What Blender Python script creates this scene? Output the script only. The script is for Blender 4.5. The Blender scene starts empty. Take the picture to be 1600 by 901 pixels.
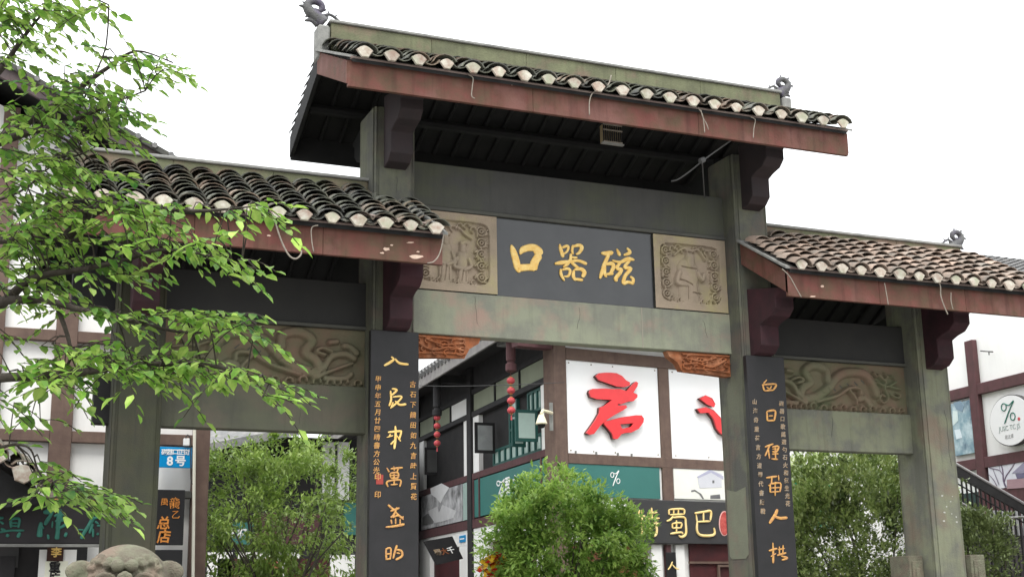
import bpy, bmesh, math, random
import numpy as np
from mathutils import Vector, Matrix
random.seed(7); np.random.seed(7)
S = bpy.context.scene
COL = S.collection
R = math.radians

# ------------------------------------------------------------------ camera
CAM = Vector((-9.763, -19.673, 1.6)); FPX = 2076.5
yaw, pit, rol = R(23.12), R(13.505), R(-0.923)
FWD = Vector((math.sin(yaw)*math.cos(pit), math.cos(yaw)*math.cos(pit), math.sin(pit)))
_r0 = Vector((math.cos(yaw), -math.sin(yaw), 0)); _u0 = _r0.cross(FWD)
RT = math.cos(rol)*_r0 + math.sin(rol)*_u0; UP = -math.sin(rol)*_r0 + math.cos(rol)*_u0
cd = bpy.data.cameras.new('camera'); cam = bpy.data.objects.new('camera', cd); COL.objects.link(cam)
cd.sensor_width = 36; cd.lens = FPX/1600*36; cd.clip_end = 3000; cd.clip_start = .1
cam.matrix_world = Matrix(((RT.x, UP.x, -FWD.x, CAM.x), (RT.y, UP.y, -FWD.y, CAM.y), (RT.z, UP.z, -FWD.z, CAM.z), (0, 0, 0, 1)))
S.camera = cam
# ------------------------------------------------------------------ sky, sun, exposure
SKY_H = .80
SUN_EL, SUN_AZ = 58, 200          # compass-like azimuth: 180 = from -Y, larger = towards -X
W = bpy.data.worlds.new("World"); S.world = W; W.use_nodes = True
nt = W.node_tree; nt.nodes.clear()
sky = nt.nodes.new('ShaderNodeTexSky'); sky.sky_type = 'NISHITA'; sky.sun_disc = False
sky.sun_elevation = R(SUN_EL); sky.sun_rotation = R(SUN_AZ)
vs = nt.nodes.new('ShaderNodeVectorMath'); vs.operation = 'SCALE'; vs.inputs['Scale'].default_value = 0.1
mx = nt.nodes.new('ShaderNodeMix'); mx.data_type = 'RGBA'; mx.inputs['Factor'].default_value = .92
# even white cloud cover of an overcast day: brightest at the zenith, (1 + 2 sin(elevation)) / 3
tc = nt.nodes.new('ShaderNodeTexCoord'); sx_ = nt.nodes.new('ShaderNodeSeparateXYZ'); nt.links.new(tc.outputs['Generated'], sx_.inputs[0])
mr_ = nt.nodes.new('ShaderNodeMapRange'); nt.links.new(sx_.outputs[2], mr_.inputs['Value'])
mr_.inputs['To Min'].default_value = SKY_H; mr_.inputs['To Max'].default_value = SKY_H*3
vc_ = nt.nodes.new('ShaderNodeVectorMath'); vc_.operation = 'SCALE'; vc_.inputs[0].default_value = (.98, 1.0, 1.01)
nt.links.new(mr_.outputs[0], vc_.inputs['Scale']); nt.links.new(vc_.outputs[0], mx.inputs[7])
bg = nt.nodes.new('ShaderNodeBackground'); bg.inputs['Strength'].default_value = 1.0
wo = nt.nodes.new('ShaderNodeOutputWorld')
nt.links.new(sky.outputs[0], vs.inputs[0]); nt.links.new(vs.outputs[0], mx.inputs[6])
nt.links.new(mx.outputs[2], bg.inputs[0]); nt.links.new(bg.outputs[0], wo.inputs[0])
sd = bpy.data.lights.new('sun', 'SUN'); sd.energy = 1.5; sd.angle = R(25); sd.color = (1, .97, .92)
so = bpy.data.objects.new('sun', sd); COL.objects.link(so)
sdir = Vector((math.sin(R(SUN_AZ))*math.cos(R(SUN_EL)), math.cos(R(SUN_AZ))*math.cos(R(SUN_EL)), math.sin(R(SUN_EL))))
so.rotation_euler = sdir.to_track_quat('Z', 'Y').to_euler(); so.location = (0, 0, 30)
S.view_settings.view_transform = 'Standard'; S.view_settings.look = 'None'
S.view_settings.exposure = 0.68; S.view_settings.gamma = 1
try: S.cycles.max_bounces = 8; S.cycles.diffuse_bounces = 4; S.cycles.transparent_max_bounces = 8
except Exception: pass

# ------------------------------------------------------------------ pixel -> world helpers (photo pixels, 1600 wide)
def ray(px, py): return FWD + RT*((px-800)/FPX) - UP*((py-450.5)/FPX)
def at(px, py, Y=0.0):
    d = ray(px, py); return CAM + d*((Y-CAM.y)/d.y)
def atd(px, py, D):                     # at distance D along the view axis
    return CAM + ray(px, py)*D

# ------------------------------------------------------------------ materials
MATS = {}
def mat(nm, c1, c2=None, c3=None, scale=2.5, rough=.85, bump=.15, bscale=25, rnd=0., metal=0., spec=.3, trans=0., streak=0., emit=None, fac=(.35, .65)):
    if nm in MATS: return MATS[nm]
    c1, c2, c3 = [c and (tuple(x*.88 for x in c) if max(c) < .45 else c) for c in (c1, c2, c3)]      # measured against the exposure
    m = bpy.data.materials.new(nm); m.use_nodes = True; t = m.node_tree; N = t.nodes; L = t.links
    b = N['Principled BSDF']; b.inputs['Roughness'].default_value = rough; b.inputs['Metallic'].default_value = metal
    b.inputs['Specular IOR Level'].default_value = spec
    g = N.new('ShaderNodeNewGeometry')
    c2 = c2 or tuple(x*.75 for x in c1)
    def noise(sc, det=6, vec=None, rg=.6):
        n = N.new('ShaderNodeTexNoise'); n.inputs['Scale'].default_value = sc; n.inputs['Detail'].default_value = det
        n.inputs['Roughness'].default_value = rg
        L.new(vec or g.outputs['Position'], n.inputs['Vector']); return n.outputs[0]
    def mix(f, a, bb):
        x = N.new('ShaderNodeMix'); x.data_type = 'RGBA'
        if hasattr(f, 'links'): L.new(f, x.inputs['Factor'])
        else: x.inputs['Factor'].default_value = f
        for s, v in ((6, a), (7, bb)):
            if hasattr(v, 'links'): L.new(v, x.inputs[s])
            else: x.inputs[s].default_value = (*v, 1)
        return x.outputs[2]
    def ramp(v, a, bb):
        x = N.new('ShaderNodeMapRange'); x.inputs['From Min'].default_value = a; x.inputs['From Max'].default_value = bb
        L.new(v, x.inputs['Value']); return x.outputs[0]
    col = mix(ramp(noise(scale), *fac), c1, c2)
    if c3: col = mix(ramp(noise(scale*.45+.3), .5, .68), col, c3)
    if streak:                          # rain streaks: noise squeezed along Z
        mp = N.new('ShaderNodeMapping'); mp.inputs['Scale'].default_value = (9, 9, .7)
        L.new(g.outputs['Position'], mp.inputs['Vector'])
        f = ramp(noise(1.0, 4, mp.outputs[0]), .5, .75)
        k = N.new('ShaderNodeMath'); k.operation = 'MULTIPLY'; L.new(f, k.inputs[0]); k.inputs[1].default_value = streak
        col = mix(k.outputs[0], col, tuple(x*.35 for x in c1))
    if rnd:
        oi = N.new('ShaderNodeObjectInfo'); mr = N.new('ShaderNodeMapRange')
        mr.inputs['To Min'].default_value = 1-rnd; mr.inputs['To Max'].default_value = 1+rnd
        L.new(oi.outputs['Random'], mr.inputs['Value'])
        v = N.new('ShaderNodeVectorMath'); v.operation = 'SCALE'; L.new(col, v.inputs[0]); L.new(mr.outputs[0], v.inputs['Scale']); col = v.outputs[0]
    L.new(col, b.inputs['Base Color'])
    if bump:
        bp = N.new('ShaderNodeBump'); bp.inputs['Strength'].default_value = bump; bp.inputs['Distance'].default_value = .02
        L.new(noise(bscale, 5), bp.inputs['Height']); L.new(bp.outputs[0], b.inputs['Normal'])
    if trans:
        tr = N.new('ShaderNodeBsdfTranslucent'); L.new(col, tr.inputs[0]); ms = N.new('ShaderNodeMixShader'); ms.inputs[0].default_value = trans
        L.new(b.outputs[0], ms.inputs[1]); L.new(tr.outputs[0], ms.inputs[2]); L.new(ms.outputs[0], N['Material Output'].inputs[0])
    MATS[nm] = m; return m

conc = mat('mossy_concrete', (.135, .14, .10), (.10, .10, .088), (.15, .115, .095), 1.9, .9, .35, 30, streak=.45, fac=(.42, .58))
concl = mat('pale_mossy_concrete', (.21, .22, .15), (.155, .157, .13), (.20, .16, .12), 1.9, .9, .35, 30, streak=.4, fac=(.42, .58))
conco = mat('shade_toned_mossy_concrete', (.052, .055, .032), (.038, .039, .032), (.06, .055, .036), 1.6, .9, .2, 40, streak=.3)  # mossy concrete darkened in colour to carry the tree's shade on the left pillar
concu = mat('eave_shade_beam', (.085, .085, .08), (.07, .07, .068), (.09, .095, .07), 1.6, .9, .15, 40, streak=.2)  # darker copy of the beam concrete: shade under the top eave put into the colour
concs = mat('deep_eave_shade_beam', (.045, .045, .043), (.038, .038, .038), None, 1.6, .9, .15, 40)  # darkest beam copy, side eave shade put into the colour
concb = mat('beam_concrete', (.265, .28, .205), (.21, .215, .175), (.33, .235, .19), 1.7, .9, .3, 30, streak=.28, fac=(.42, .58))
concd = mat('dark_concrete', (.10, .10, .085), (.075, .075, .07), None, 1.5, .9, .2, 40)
darkp = mat('dark_soffit_and_shade', (.018, .018, .018), (.012, .012, .012), None, 3, .8, .1)  # near-black soffit colour; also carries the shade on rear parts and beam ends
fasc = mat('weathered_red_timber', (.165, .058, .047), (.105, .065, .04), (.18, .085, .07), 3.0, .8, .3, 30, streak=.5)
redb = mat('red_bracket_paint', (.055, .02, .026), (.033, .017, .02), None, 3, .8, .15)
ridgem = mat('mossy_ridge_plaster', (.185, .195, .115), (.13, .135, .085), (.22, .155, .12), 2.2, .95, .4, 35, streak=.4)
coping = mat('grey_coping_stone', (.30, .30, .28), (.20, .20, .19), None, 5, .9, .3)
tiled = mat('dark_roof_tile', (.09, .09, .088), (.15, .155, .115), (.24, .17, .125), 3.5, .85, .35, 60, rnd=.35)
tiler = mat('dusty_roof_tile', (.36, .27, .215), (.20, .18, .155), (.42, .31, .245), 3.0, .9, .35, 60, rnd=.3)
plug = mat('white_eave_plaster', (.50, .48, .41), (.34, .25, .20), (.36, .37, .27), 8, .9, .3, 30, rnd=.12)
stone = mat('carved_sandstone', (.38, .30, .225), (.30, .245, .18), (.38, .33, .18), 2.5, .9, .25, 60)
stoneg = mat('mossy_carved_stone', (.20, .135, .095), (.14, .15, .085), (.16, .155, .10), 2.0, .9, .25, 60)
granite = mat('polished_dark_slate', (.055, .057, .06), (.045, .047, .05), None, 2, .22, 0, spec=.5)
boardm = mat('black_lacquer_board', (.016, .016, .017), (.022, .021, .023), None, 3, .5, .05)
gold = mat('gold_paint', (.75, .45, .10), (.85, .62, .22), None, 14, .5, .15, 60, spec=.5)
goldd = mat('worn_gold_paint', (.60, .33, .07), (.42, .20, .10), None, 30, .6, .1, spec=.4)
orangew = mat('orange_carved_wood', (.34, .11, .04), (.20, .075, .035), (.42, .19, .10), 9, .85, .3, 60)
white = mat('white_plaster', (.84, .84, .82), (.79, .78, .76), None, 1.2, .9, .06, 20, streak=.06)
whitep = mat('white_sign_panel', (.88, .88, .88), (.86, .86, .85), None, 1, .5, 0)
timber = mat('brown_timber', (.17, .115, .09), (.13, .085, .07), None, 4, .8, .2, 30, streak=.3)
timberp = mat('plum_timber', (.115, .05, .055), (.09, .045, .045), None, 4, .8, .2, 30, streak=.3)
timberd = mat('dark_timber', (.035, .033, .035), (.025, .024, .025), None, 4, .8, .15)
palep = mat('pale_green_panel', (.30, .33, .24), (.26, .28, .21), None, 1.5, .9, .1)
teal = mat('teal_sign_board', (.045, .17, .15), (.05, .19, .17), None, 1, .5, 0)
tealg = mat('teal_frame_paint', (.02, .10, .085), (.02, .08, .07), None, 3, .6, .1)
glass = mat('pale_window_glass', (.42, .55, .50), (.36, .46, .43), None, 2, .15, 0, spec=.6)
glassg = mat('frosted_window_glass', (.45, .46, .46), (.38, .39, .39), None, 2, .2, 0, spec=.6)
interior = mat('dark_interior', (.02, .02, .021), (.03, .028, .028), None, 2, .9, 0)
redm = mat('red_acrylic_letter', (.75, .035, .04), (.68, .03, .035), None, 3, .3, 0, spec=.5)
redside = mat('dark_letter_side', (.14, .05, .045), (.10, .04, .04), None, 3, .6, 0)
lant = mat('red_lantern_cloth', (.55, .08, .09), (.42, .06, .07), None, 20, .6, .1)
cablem = mat('grey_cable', (.34, .30, .25), (.25, .22, .18), None, 10, .7, 0)
cabled = mat('dark_cable', (.06, .06, .06), (.05, .05, .05), None, 10, .6, 0)
steel = mat('brushed_steel', (.62, .62, .62), (.55, .55, .55), None, 5, .3, 0, metal=.7)
blackm = mat('black_metal', (.02, .02, .02), (.03, .03, .03), None, 5, .5, 0)
blue = mat('blue_enamel', (.0, .24, .55), (.0, .26, .58), None, 3, .35, 0)
whitel = mat('white_lettering', (.85, .86, .85), (.8, .8, .8), None, 3, .5, 0)
greenl = mat('green_lettering', (.045, .21, .16), (.035, .16, .12), None, 8, .6, .1)
ink = mat('black_ink', (.02, .02, .02), (.03, .03, .03), None, 5, .7, 0)
lionm = mat('carved_lion_stone', (.185, .19, .13), (.13, .11, .085), (.20, .15, .115), 5, .9, .9, 45)
doorr = mat('dark_red_door', (.085, .018, .02), (.05, .014, .016), None, 2, .6, .05)
bark = mat('dark_bark', (.035, .028, .022), (.06, .05, .04), None, 20, .9, .4, 60)
bark2 = mat('grey_bark', (.12, .105, .085), (.08, .07, .055), None, 20, .9, .4, 60)
leafa = mat('fresh_green_leaf', (.19, .40, .05), (.38, .53, .12), (.06, .19, .045), 7, .5, 0, rnd=.4, trans=.48, spec=.3, fac=(.42, .60))
leafb = mat('bright_shrub_leaf', (.22, .40, .07), (.40, .54, .13), (.09, .20, .04), 4, .5, 0, trans=.38, spec=.3)  # dark third tone puts shaded depth between leaves into the colour
leafc = mat('olive_shrub_leaf', (.15, .20, .07), (.24, .30, .11), (.06, .085, .04), 7, .4, 0, trans=.2, spec=.5)
leafd = mat('dark_glossy_leaf', (.22, .33, .09), (.46, .54, .20), (.06, .08, .04), 4.5, .25, 0, trans=.12, spec=.6)  # pale tones put the leaf highlights into the colour
pavem = mat('grey_stone_paving', (.30, .29, .27), (.23, .22, .21), None, .6, .9, .3, 8)
greymural = mat('grey_ink_wash', (.30, .30, .31), (.52, .52, .53), (.12, .12, .12), 2.5, .8, 0)
muralb = mat('blue_grey_mural', (.20, .32, .38), (.45, .55, .58), (.08, .14, .2), 3.5, .8, 0)
muralp = mat('lilac_mural', (.55, .52, .60), (.62, .60, .66), (.30, .20, .25), 3, .8, 0)
cream = mat('cream_plastic', (.72, .66, .48), (.68, .62, .45), None, 3, .5, 0)
rooff = mat('far_grey_tile', (.20, .20, .20), (.12, .12, .12), (.27, .26, .25), 6, .9, .5, 20)

# ------------------------------------------------------------------ object helpers
def Wm(o):
    if o is None: return Matrix()
    b = o.matrix_basis
    return (Wm(o.parent) @ o.matrix_parent_inverse @ b) if o.parent else b.copy()
def link(o, parent=None):
    COL.objects.link(o)
    if parent: o.parent = parent; o.matrix_parent_inverse = Wm(parent).inverted()
    return o
def tag(o, label=None, cat=None, group=None, kind=None):
    if label: o['label'] = label
    if cat: o['category'] = cat
    if group: o['group'] = group
    if kind: o['kind'] = kind
    return o
def thing(name, label, cat, loc=(0, 0, 0), group=None):
    o = bpy.data.objects.new(name, None); o.empty_display_size = .2; o.location = loc; link(o)
    return tag(o, label, cat, group)
def meshd(name, V, F, m, smooth=False):
    me = bpy.data.meshes.new(name); me.from_pydata([tuple(v) for v in V], [], [tuple(f) for f in F]); me.update()
    for mm in (m if isinstance(m, (list, tuple)) else [m]): me.materials.append(mm)
    if smooth: me.polygons.foreach_set('use_smooth', [True]*len(me.polygons))
    return me
def obj(name, V, F, m, parent=None, smooth=False):
    return link(bpy.data.objects.new(name, meshd(name, V, F, m, smooth)), parent)
def inst(name, me, M, parent):
    o = bpy.data.objects.new(name, me); link(o, parent); o.matrix_basis = M; return o
class G:                                # geometry gatherer
    def __init__(s): s.V = []; s.F = []
    def add(s, V, F):
        n = len(s.V); s.V += [Vector(v) for v in V]; s.F += [tuple(i+n for i in f) for f in F]; return s
    def box(s, a, b, f=None):           # two corners; f maps a point to world
        x0, y0, z0 = a; x1, y1, z1 = b
        V = [(x0, y0, z0), (x1, y0, z0), (x1, y1, z0), (x0, y1, z0), (x0, y0, z1), (x1, y0, z1), (x1, y1, z1), (x0, y1, z1)]
        if f: V = [f(*v) for v in V]
        return s.add(V, [(0, 3, 2, 1), (4, 5, 6, 7), (0, 1, 5, 4), (1, 2, 6, 5), (2, 3, 7, 6), (3, 0, 4, 7)])
    def prism(s, P, d):                 # polygon P (3D) pushed by vector d
        n = len(P); d = Vector(d); P = [Vector(p) for p in P]
        return s.add(P+[p+d for p in P], [tuple(range(n))[::-1], tuple(range(n, 2*n))]+[(i, (i+1) % n, (i+1) % n+n, i+n) for i in range(n)])
    def tube(s, P, r, k=6, flat=1.0):
        P = [Vector(p) for p in P]; rs = r if isinstance(r, (list, tuple)) else [r]*len(P)
        V = []; F = []; prev = None
        for i, p in enumerate(P):
            t = (P[min(i+1, len(P)-1)]-P[max(i-1, 0)]).normalized()
            if prev is None: a = t.orthogonal().normalized()
            else: a = (prev - t*prev.dot(t)).normalized()
            prev = a; b = t.cross(a)
            for j in range(k):
                q = 2*math.pi*j/k; V.append(p+(a*math.cos(q)+b*math.sin(q))*rs[i])
        for i in range(len(P)-1):
            for j in range(k): F.append((i*k+j, i*k+(j+1) % k, (i+1)*k+(j+1) % k, (i+1)*k+j))
        F.append(tuple(range(k))[::-1]); F.append(tuple(range((len(P)-1)*k, len(P)*k)))
        return s.add(V, F)
    def make(s, name, m, parent=None, smooth=False, bevel=0):
        o = obj(name, s.V, s.F, m, parent, smooth)
        bm = bmesh.new(); bm.from_mesh(o.data); bmesh.ops.recalc_face_normals(bm, faces=bm.faces); 
        if bevel: bmesh.ops.bevel(bm, geom=bm.edges[:], offset=bevel, segments=1, affect='EDGES', clamp_overlap=True)
        bm.to_mesh(o.data); bm.free()
        return o
def box(name, a, b, m, parent=None, f=None, bevel=0): return G().box(a, b, f).make(name, m, parent, bevel=bevel)
def smoothpath(P, n=6):
    P = [Vector(p) for p in P]; Q = []
    for i in range(len(P)-1):
        p0 = P[max(i-1, 0)]; p1 = P[i]; p2 = P[i+1]; p3 = P[min(i+2, len(P)-1)]
        for j in range(n):
            t = j/n; Q.append(.5*((2*p1)+(p2-p0)*t+(2*p0-5*p1+4*p2-p3)*t*t+(3*p1-p0-3*p2+p3)*t**3))
    Q.append(P[-1]); return Q
# lettering -------------------------------------------------------
_glyph = {}
def glyph(ch, bold=.02, depth=.03):
    k = (ch, bold, depth)
    if k in _glyph: return _glyph[k]
    c = bpy.data.curves.new('glyph', 'FONT'); c.body = ch; c.size = 1; c.offset = bold; c.extrude = depth; c.resolution_u = 3
    c.align_x = 'CENTER'; c.align_y = 'CENTER'
    o = bpy.data.objects.new('glyph', c); COL.objects.link(o)
    dg = bpy.context.evaluated_depsgraph_get(); me = bpy.data.meshes.new_from_object(o.evaluated_get(dg))
    V = [v.co.copy() for v in me.vertices]; F = [tuple(p.vertices) for p in me.polygons]
    if V:
        cx = (min(v.x for v in V)+max(v.x for v in V))/2; cy = (min(v.y for v in V)+max(v.y for v in V))/2
        for v in V: v.x -= cx; v.y -= cy
    bpy.data.objects.remove(o); _glyph[k] = (V, F); return V, F
def letters(name, s, P, ux, uy, size, m, parent, depth=.01, bold=.02, slant=0., wob=0.):
    """text centred on P; ux, uy unit directions; returns a mesh object"""
    V, F = glyph(s, bold, .03)
    ux = Vector(ux).normalized(); uy = Vector(uy).normalized(); un = ux.cross(uy)
    W_ = []
    for v in V:
        x = v.x+slant*v.y; y = v.y
        if wob: x += wob*math.sin(v.y*9+v.x*3); y += wob*math.sin(v.x*8+1.3)
        W_.append(Vector(P)+ux*(x*size)+uy*(y*size)+un*(v.z/.03*depth))
    return obj(name, W_, F, m, parent)
def brush(name, strokes, f, px, m, parent, nrm, h=.02):
    """strokes: lists of (x, y, width); f maps x,y to world; px world size of one stroke unit; domed ribbons"""
    g = G(); nrm = Vector(nrm).normalized()
    for si, st in enumerate(strokes):
        P = smoothpath([(a, b, w) for a, b, w in st], 5)
        C = [f(p.x, p.y) for p in P]; n = len(P); V = []; F = []
        for i in range(n):
            t = (C[min(i+1, n-1)]-C[max(i-1, 0)]); t.normalize(); side = t.cross(nrm).normalized()
            w = max(P[i].z, .5)*px*.5
            e = min(i, n-1-i)
            if e == 0: w *= .55
            elif e == 1: w *= .9
            c = C[i]+nrm*(.002*(si % 5))
            V += [c-side*w, c-side*w*.8+nrm*h*.7, c+nrm*h, c+side*w*.8+nrm*h*.7, c+side*w]
        for i in range(n-1):
            for j in range(4): a = i*5+j; F.append((a, a+1, a+6, a+5))
        F.append((0, 1, 2, 3, 4)); F.append(tuple((n-1)*5+j for j in (4, 3, 2, 1, 0)))
        g.add(V, F)
    return g.make(name, m, parent)
def outline(name, polys, f, m, parent, nrm, depth):
    """flat shapes with holes: polys in 2D, f maps to world, front pushed by depth along nrm"""
    c = bpy.data.curves.new('o', 'CURVE'); c.dimensions = '2D'; c.fill_mode = 'BOTH'; c.extrude = .5
    for P in polys:
        s = c.splines.new('POLY'); s.points.add(len(P)-1); s.use_cyclic_u = True
        for i, p in enumerate(P): s.points[i].co = (p[0], p[1], 0, 1)
    o = bpy.data.objects.new('o', c); COL.objects.link(o)
    me = bpy.data.meshes.new_from_object(o.evaluated_get(bpy.context.evaluated_depsgraph_get()))
    nrm = Vector(nrm).normalized()
    V = [f(v.co.x, v.co.y)+nrm*((v.co.z+.5)*depth) for v in me.vertices]; F = [tuple(p.vertices) for p in me.polygons]
    bpy.data.objects.remove(o)
    return G().add(V, F).make(name, m, parent)
# carved relief: height field of strokes ---------------------------------
def relief(name, u0, u1, z0, z1, strokes, m, parent, f, nx, nz, depth=.06, base=None, rough=.004, seed=1):
    """f(u, z, out) -> world. strokes: (pts[(u,z)], half width, height); base(U,Z)->array"""
    us = np.linspace(u0, u1, nx); zs = np.linspace(z0, z1, nz); U, Z = np.meshgrid(us, zs)
    H = base(U, Z) if base else np.zeros_like(U)
    for pts, hw, hh in strokes:
        best = np.full_like(U, 1e9)
        P = smoothpath([(a, b, 0) for a, b in pts], 5) if len(pts) > 2 else [Vector((a, b, 0)) for a, b in pts]
        for a, b in zip(P[:-1], P[1:]):
            dx, dz = b.x-a.x, b.y-a.y; q = dx*dx+dz*dz+1e-12
            t = np.clip(((U-a.x)*dx+(Z-a.y)*dz)/q, 0, 1)
            best = np.minimum(best, np.hypot(U-a.x-t*dx, Z-a.y-t*dz))
        d = best/hw
        if hh > 0: H = np.maximum(H, np.where(d < 1, 1.25*hh*np.clip(1-d**3, 0, 1)**.6, -1))
        else: H = np.minimum(H, np.where(d < 1, H+hh*(1-d*d), 1))
    rs = np.random.RandomState(seed); H = H+rs.randn(*H.shape)*rough*.3
    V = [f(U[j, i], Z[j, i], H[j, i]) for j in range(nz) for i in range(nx)]
    F = [(j*nx+i, j*nx+i+1, (j+1)*nx+i+1, (j+1)*nx+i) for j in range(nz-1) for i in range(nx-1)]
    return obj(name, V, F, m, parent, smooth=True)

# ------------------------------------------------------------------ ground
gr = box('ground', (-400, -400, -.3), (400, 600, 0), pavem); gr['kind'] = 'structure'

# ================================================================== THE GATE
A, B, PW, PD = 3.402, 7.277, .70, .874
H = PW/2
gate = thing('memorial_gateway', 'tall concrete gateway with three tiled roofs and gold writing on dark panels', 'gateway', (0, .4, 0))
def pillar_profile(cx):
    n = .055; x0, x1, y0, y1 = cx-H, cx+H, 0, PD; k = .03
    P = []
    for (x, y, sx, sy) in ((x0, y0, 1, 1), (x1, y0, -1, 1), (x1, y1, -1, -1), (x0, y1, 1, -1)):
        q = [(x, y+sy*(n+k)), (x+sx*k*.7, y+sy*(n+k)), (x+sx*k*.7, y+sy*n), (x+sx*k*.2, y+sy*n*.6), (x+sx*n*.6, y+sy*k*.2), (x+sx*n, y+sy*k*.7), (x+sx*(n+k), y+sy*k*.7), (x+sx*(n+k), y)]
        if (sx*sy) < 0: q = q[::-1]
        P += q
    return P
for cx, top in ((-A, 9.62), (A, 9.62), (-B, 7.75), (B, 7.75)):
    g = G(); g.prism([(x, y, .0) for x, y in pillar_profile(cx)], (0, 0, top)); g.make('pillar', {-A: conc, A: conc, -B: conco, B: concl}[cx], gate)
    g = G(); g.box((cx-.5, -.12, 0), (cx+.5, PD+.12, .55)); g.make('pillar_base', conc, gate, bevel=.03)
XI, XO = A-H, B-H                        # inner faces
# beams
box('beam', (-XI-.02, .367, 5.96), (XI+.02, .62, 6.69), concb, gate, bevel=.012)
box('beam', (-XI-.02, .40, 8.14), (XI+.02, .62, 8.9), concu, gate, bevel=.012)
box('ledge', (-XI-.02, .36, 8.075), (XI+.02, .62, 8.137), concd, gate, bevel=.008)
box('wall_panel', (-XI-.02, .47, 6.693), (XI+.02, .60, 8.072), concd, gate)
for sx in (-1, 1):
    a, b = sorted((sx*(A+H-.02), sx*(XO+.02)))
    box('beam', (a, .367, 4.29), (b, .62, 5.03), concl if sx > 0 else mat('shade_toned_mossy_beam', (.115, .12, .08), (.09, .09, .07), (.13, .11, .085), 1.6, .9, .2, 40, streak=.3), gate, bevel=.012)  # left beam: mossy concrete with the tree's shade put into the colour
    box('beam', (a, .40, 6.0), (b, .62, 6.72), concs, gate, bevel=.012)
    box('ledge', (a, .35, 5.95), (b, .62, 5.997), concd, gate)
    box('wall_panel', (a, .45, 5.033), (b, .60, 5.947), concd, gate)
box('beam_end', (-7.86, .40, 4.30), (-B-H+.02, .60, 5.02), darkp, gate, bevel=.01)  # ends lie in shade, which is put into their near-black colour
box('beam_end', (-8.25, .40, 5.98), (-B-H+.02, .60, 6.75), darkp, gate, bevel=.01)
# dark slate tablet with the three gold characters
tab = box('name_tablet', (-1.465, .425, 6.70), (1.545, .468, 8.07), granite, gate, bevel=.006)
tab['label'] = 'polished dark slate tablet with three large gold characters'
sc5 = 6.957; f5 = lambda x, y: at(780+x/sc5, 360+y/sc5, .422)
u5 = 1/sc5*23/FPX*1.45
brush('gold_character', [
    [(128, 158, 14), (150, 215, 48), (178, 310, 58), (200, 400, 55), (218, 458, 26)],
    [(225, 262, 14), (250, 215, 46), (310, 190, 52), (380, 190, 60), (430, 235, 74), (455, 268, 44)],
    [(440, 262, 60), (400, 320, 62), (378, 375, 66), (388, 435, 44)], [(205, 410, 60), (290, 402, 52), (360, 402, 54), (395, 420, 50)]],
    f5, u5, gold, tab, (0, -1, 0), .022)
brush('gold_character', [
    [(655, 150, 14), (668, 205, 30), (690, 275, 30), (700, 290, 12)], [(680, 190, 18), (730, 170, 24), (750, 185, 22), (735, 230, 18), (700, 255, 14)],
    [(800, 160, 18), (790, 220, 22), (800, 262, 16)], [(790, 180, 18), (860, 162, 28), (895, 185, 34), (870, 240, 24), (830, 262, 16)],
    [(775, 255, 22), (770, 320, 26), (735, 370, 24), (690, 400, 12)], [(820, 290, 14), (845, 300, 20)],
    [(600, 362, 18), (680, 350, 34), (770, 338, 24), (860, 330, 24), (950, 365, 30)],
    [(775, 340, 22), (820, 380, 26), (860, 410, 20)], [(770, 290, 14), (830, 300, 24)],
    [(665, 420, 18), (670, 480, 26), (705, 548, 16)], [(680, 430, 16), (740, 415, 24), (770, 440, 24), (750, 495, 20), (700, 500, 14)],
    [(810, 430, 20), (805, 500, 30), (830, 545, 20)], [(810, 430, 18), (880, 418, 30), (925, 455, 36), (900, 510, 28)], [(820, 528, 22), (905, 540, 26)]],
    f5, u5, gold, tab, (0, -1, 0), .022)
brush('gold_character', [
    [(1105, 245, 14), (1160, 250, 38), (1235, 240, 34)], [(1195, 255, 26), (1150, 350, 34), (1110, 470, 30), (1092, 525, 18)],
    [(1150, 370, 18), (1145, 470, 26), (1165, 510, 14)], [(1150, 375, 16), (1215, 360, 34), (1240, 395, 34), (1200, 480, 28)], [(1150, 478, 22), (1235, 470, 26)],
    [(1275, 200, 12), (1300, 250, 28), (1310, 278, 16)], [(1385, 190, 16), (1420, 240, 30), (1350, 270, 18)],
    [(1225, 325, 16), (1310, 345, 24), (1400, 310, 34), (1465, 322, 18)],
    [(1330, 330, 22), (1275, 410, 30), (1330, 430, 26), (1265, 520, 34), (1280, 550, 22)], [(1300, 420, 18), (1320, 480, 20)],
    [(1420, 330, 22), (1360, 400, 28), (1430, 415, 30), (1370, 490, 30), (1350, 570, 32), (1400, 560, 26), (1460, 580, 24)],
    [(1420, 500, 16), (1455, 530, 26), (1450, 575, 26)]],
    f5, u5, gold, tab, (0, -1, 0), .022)
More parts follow.
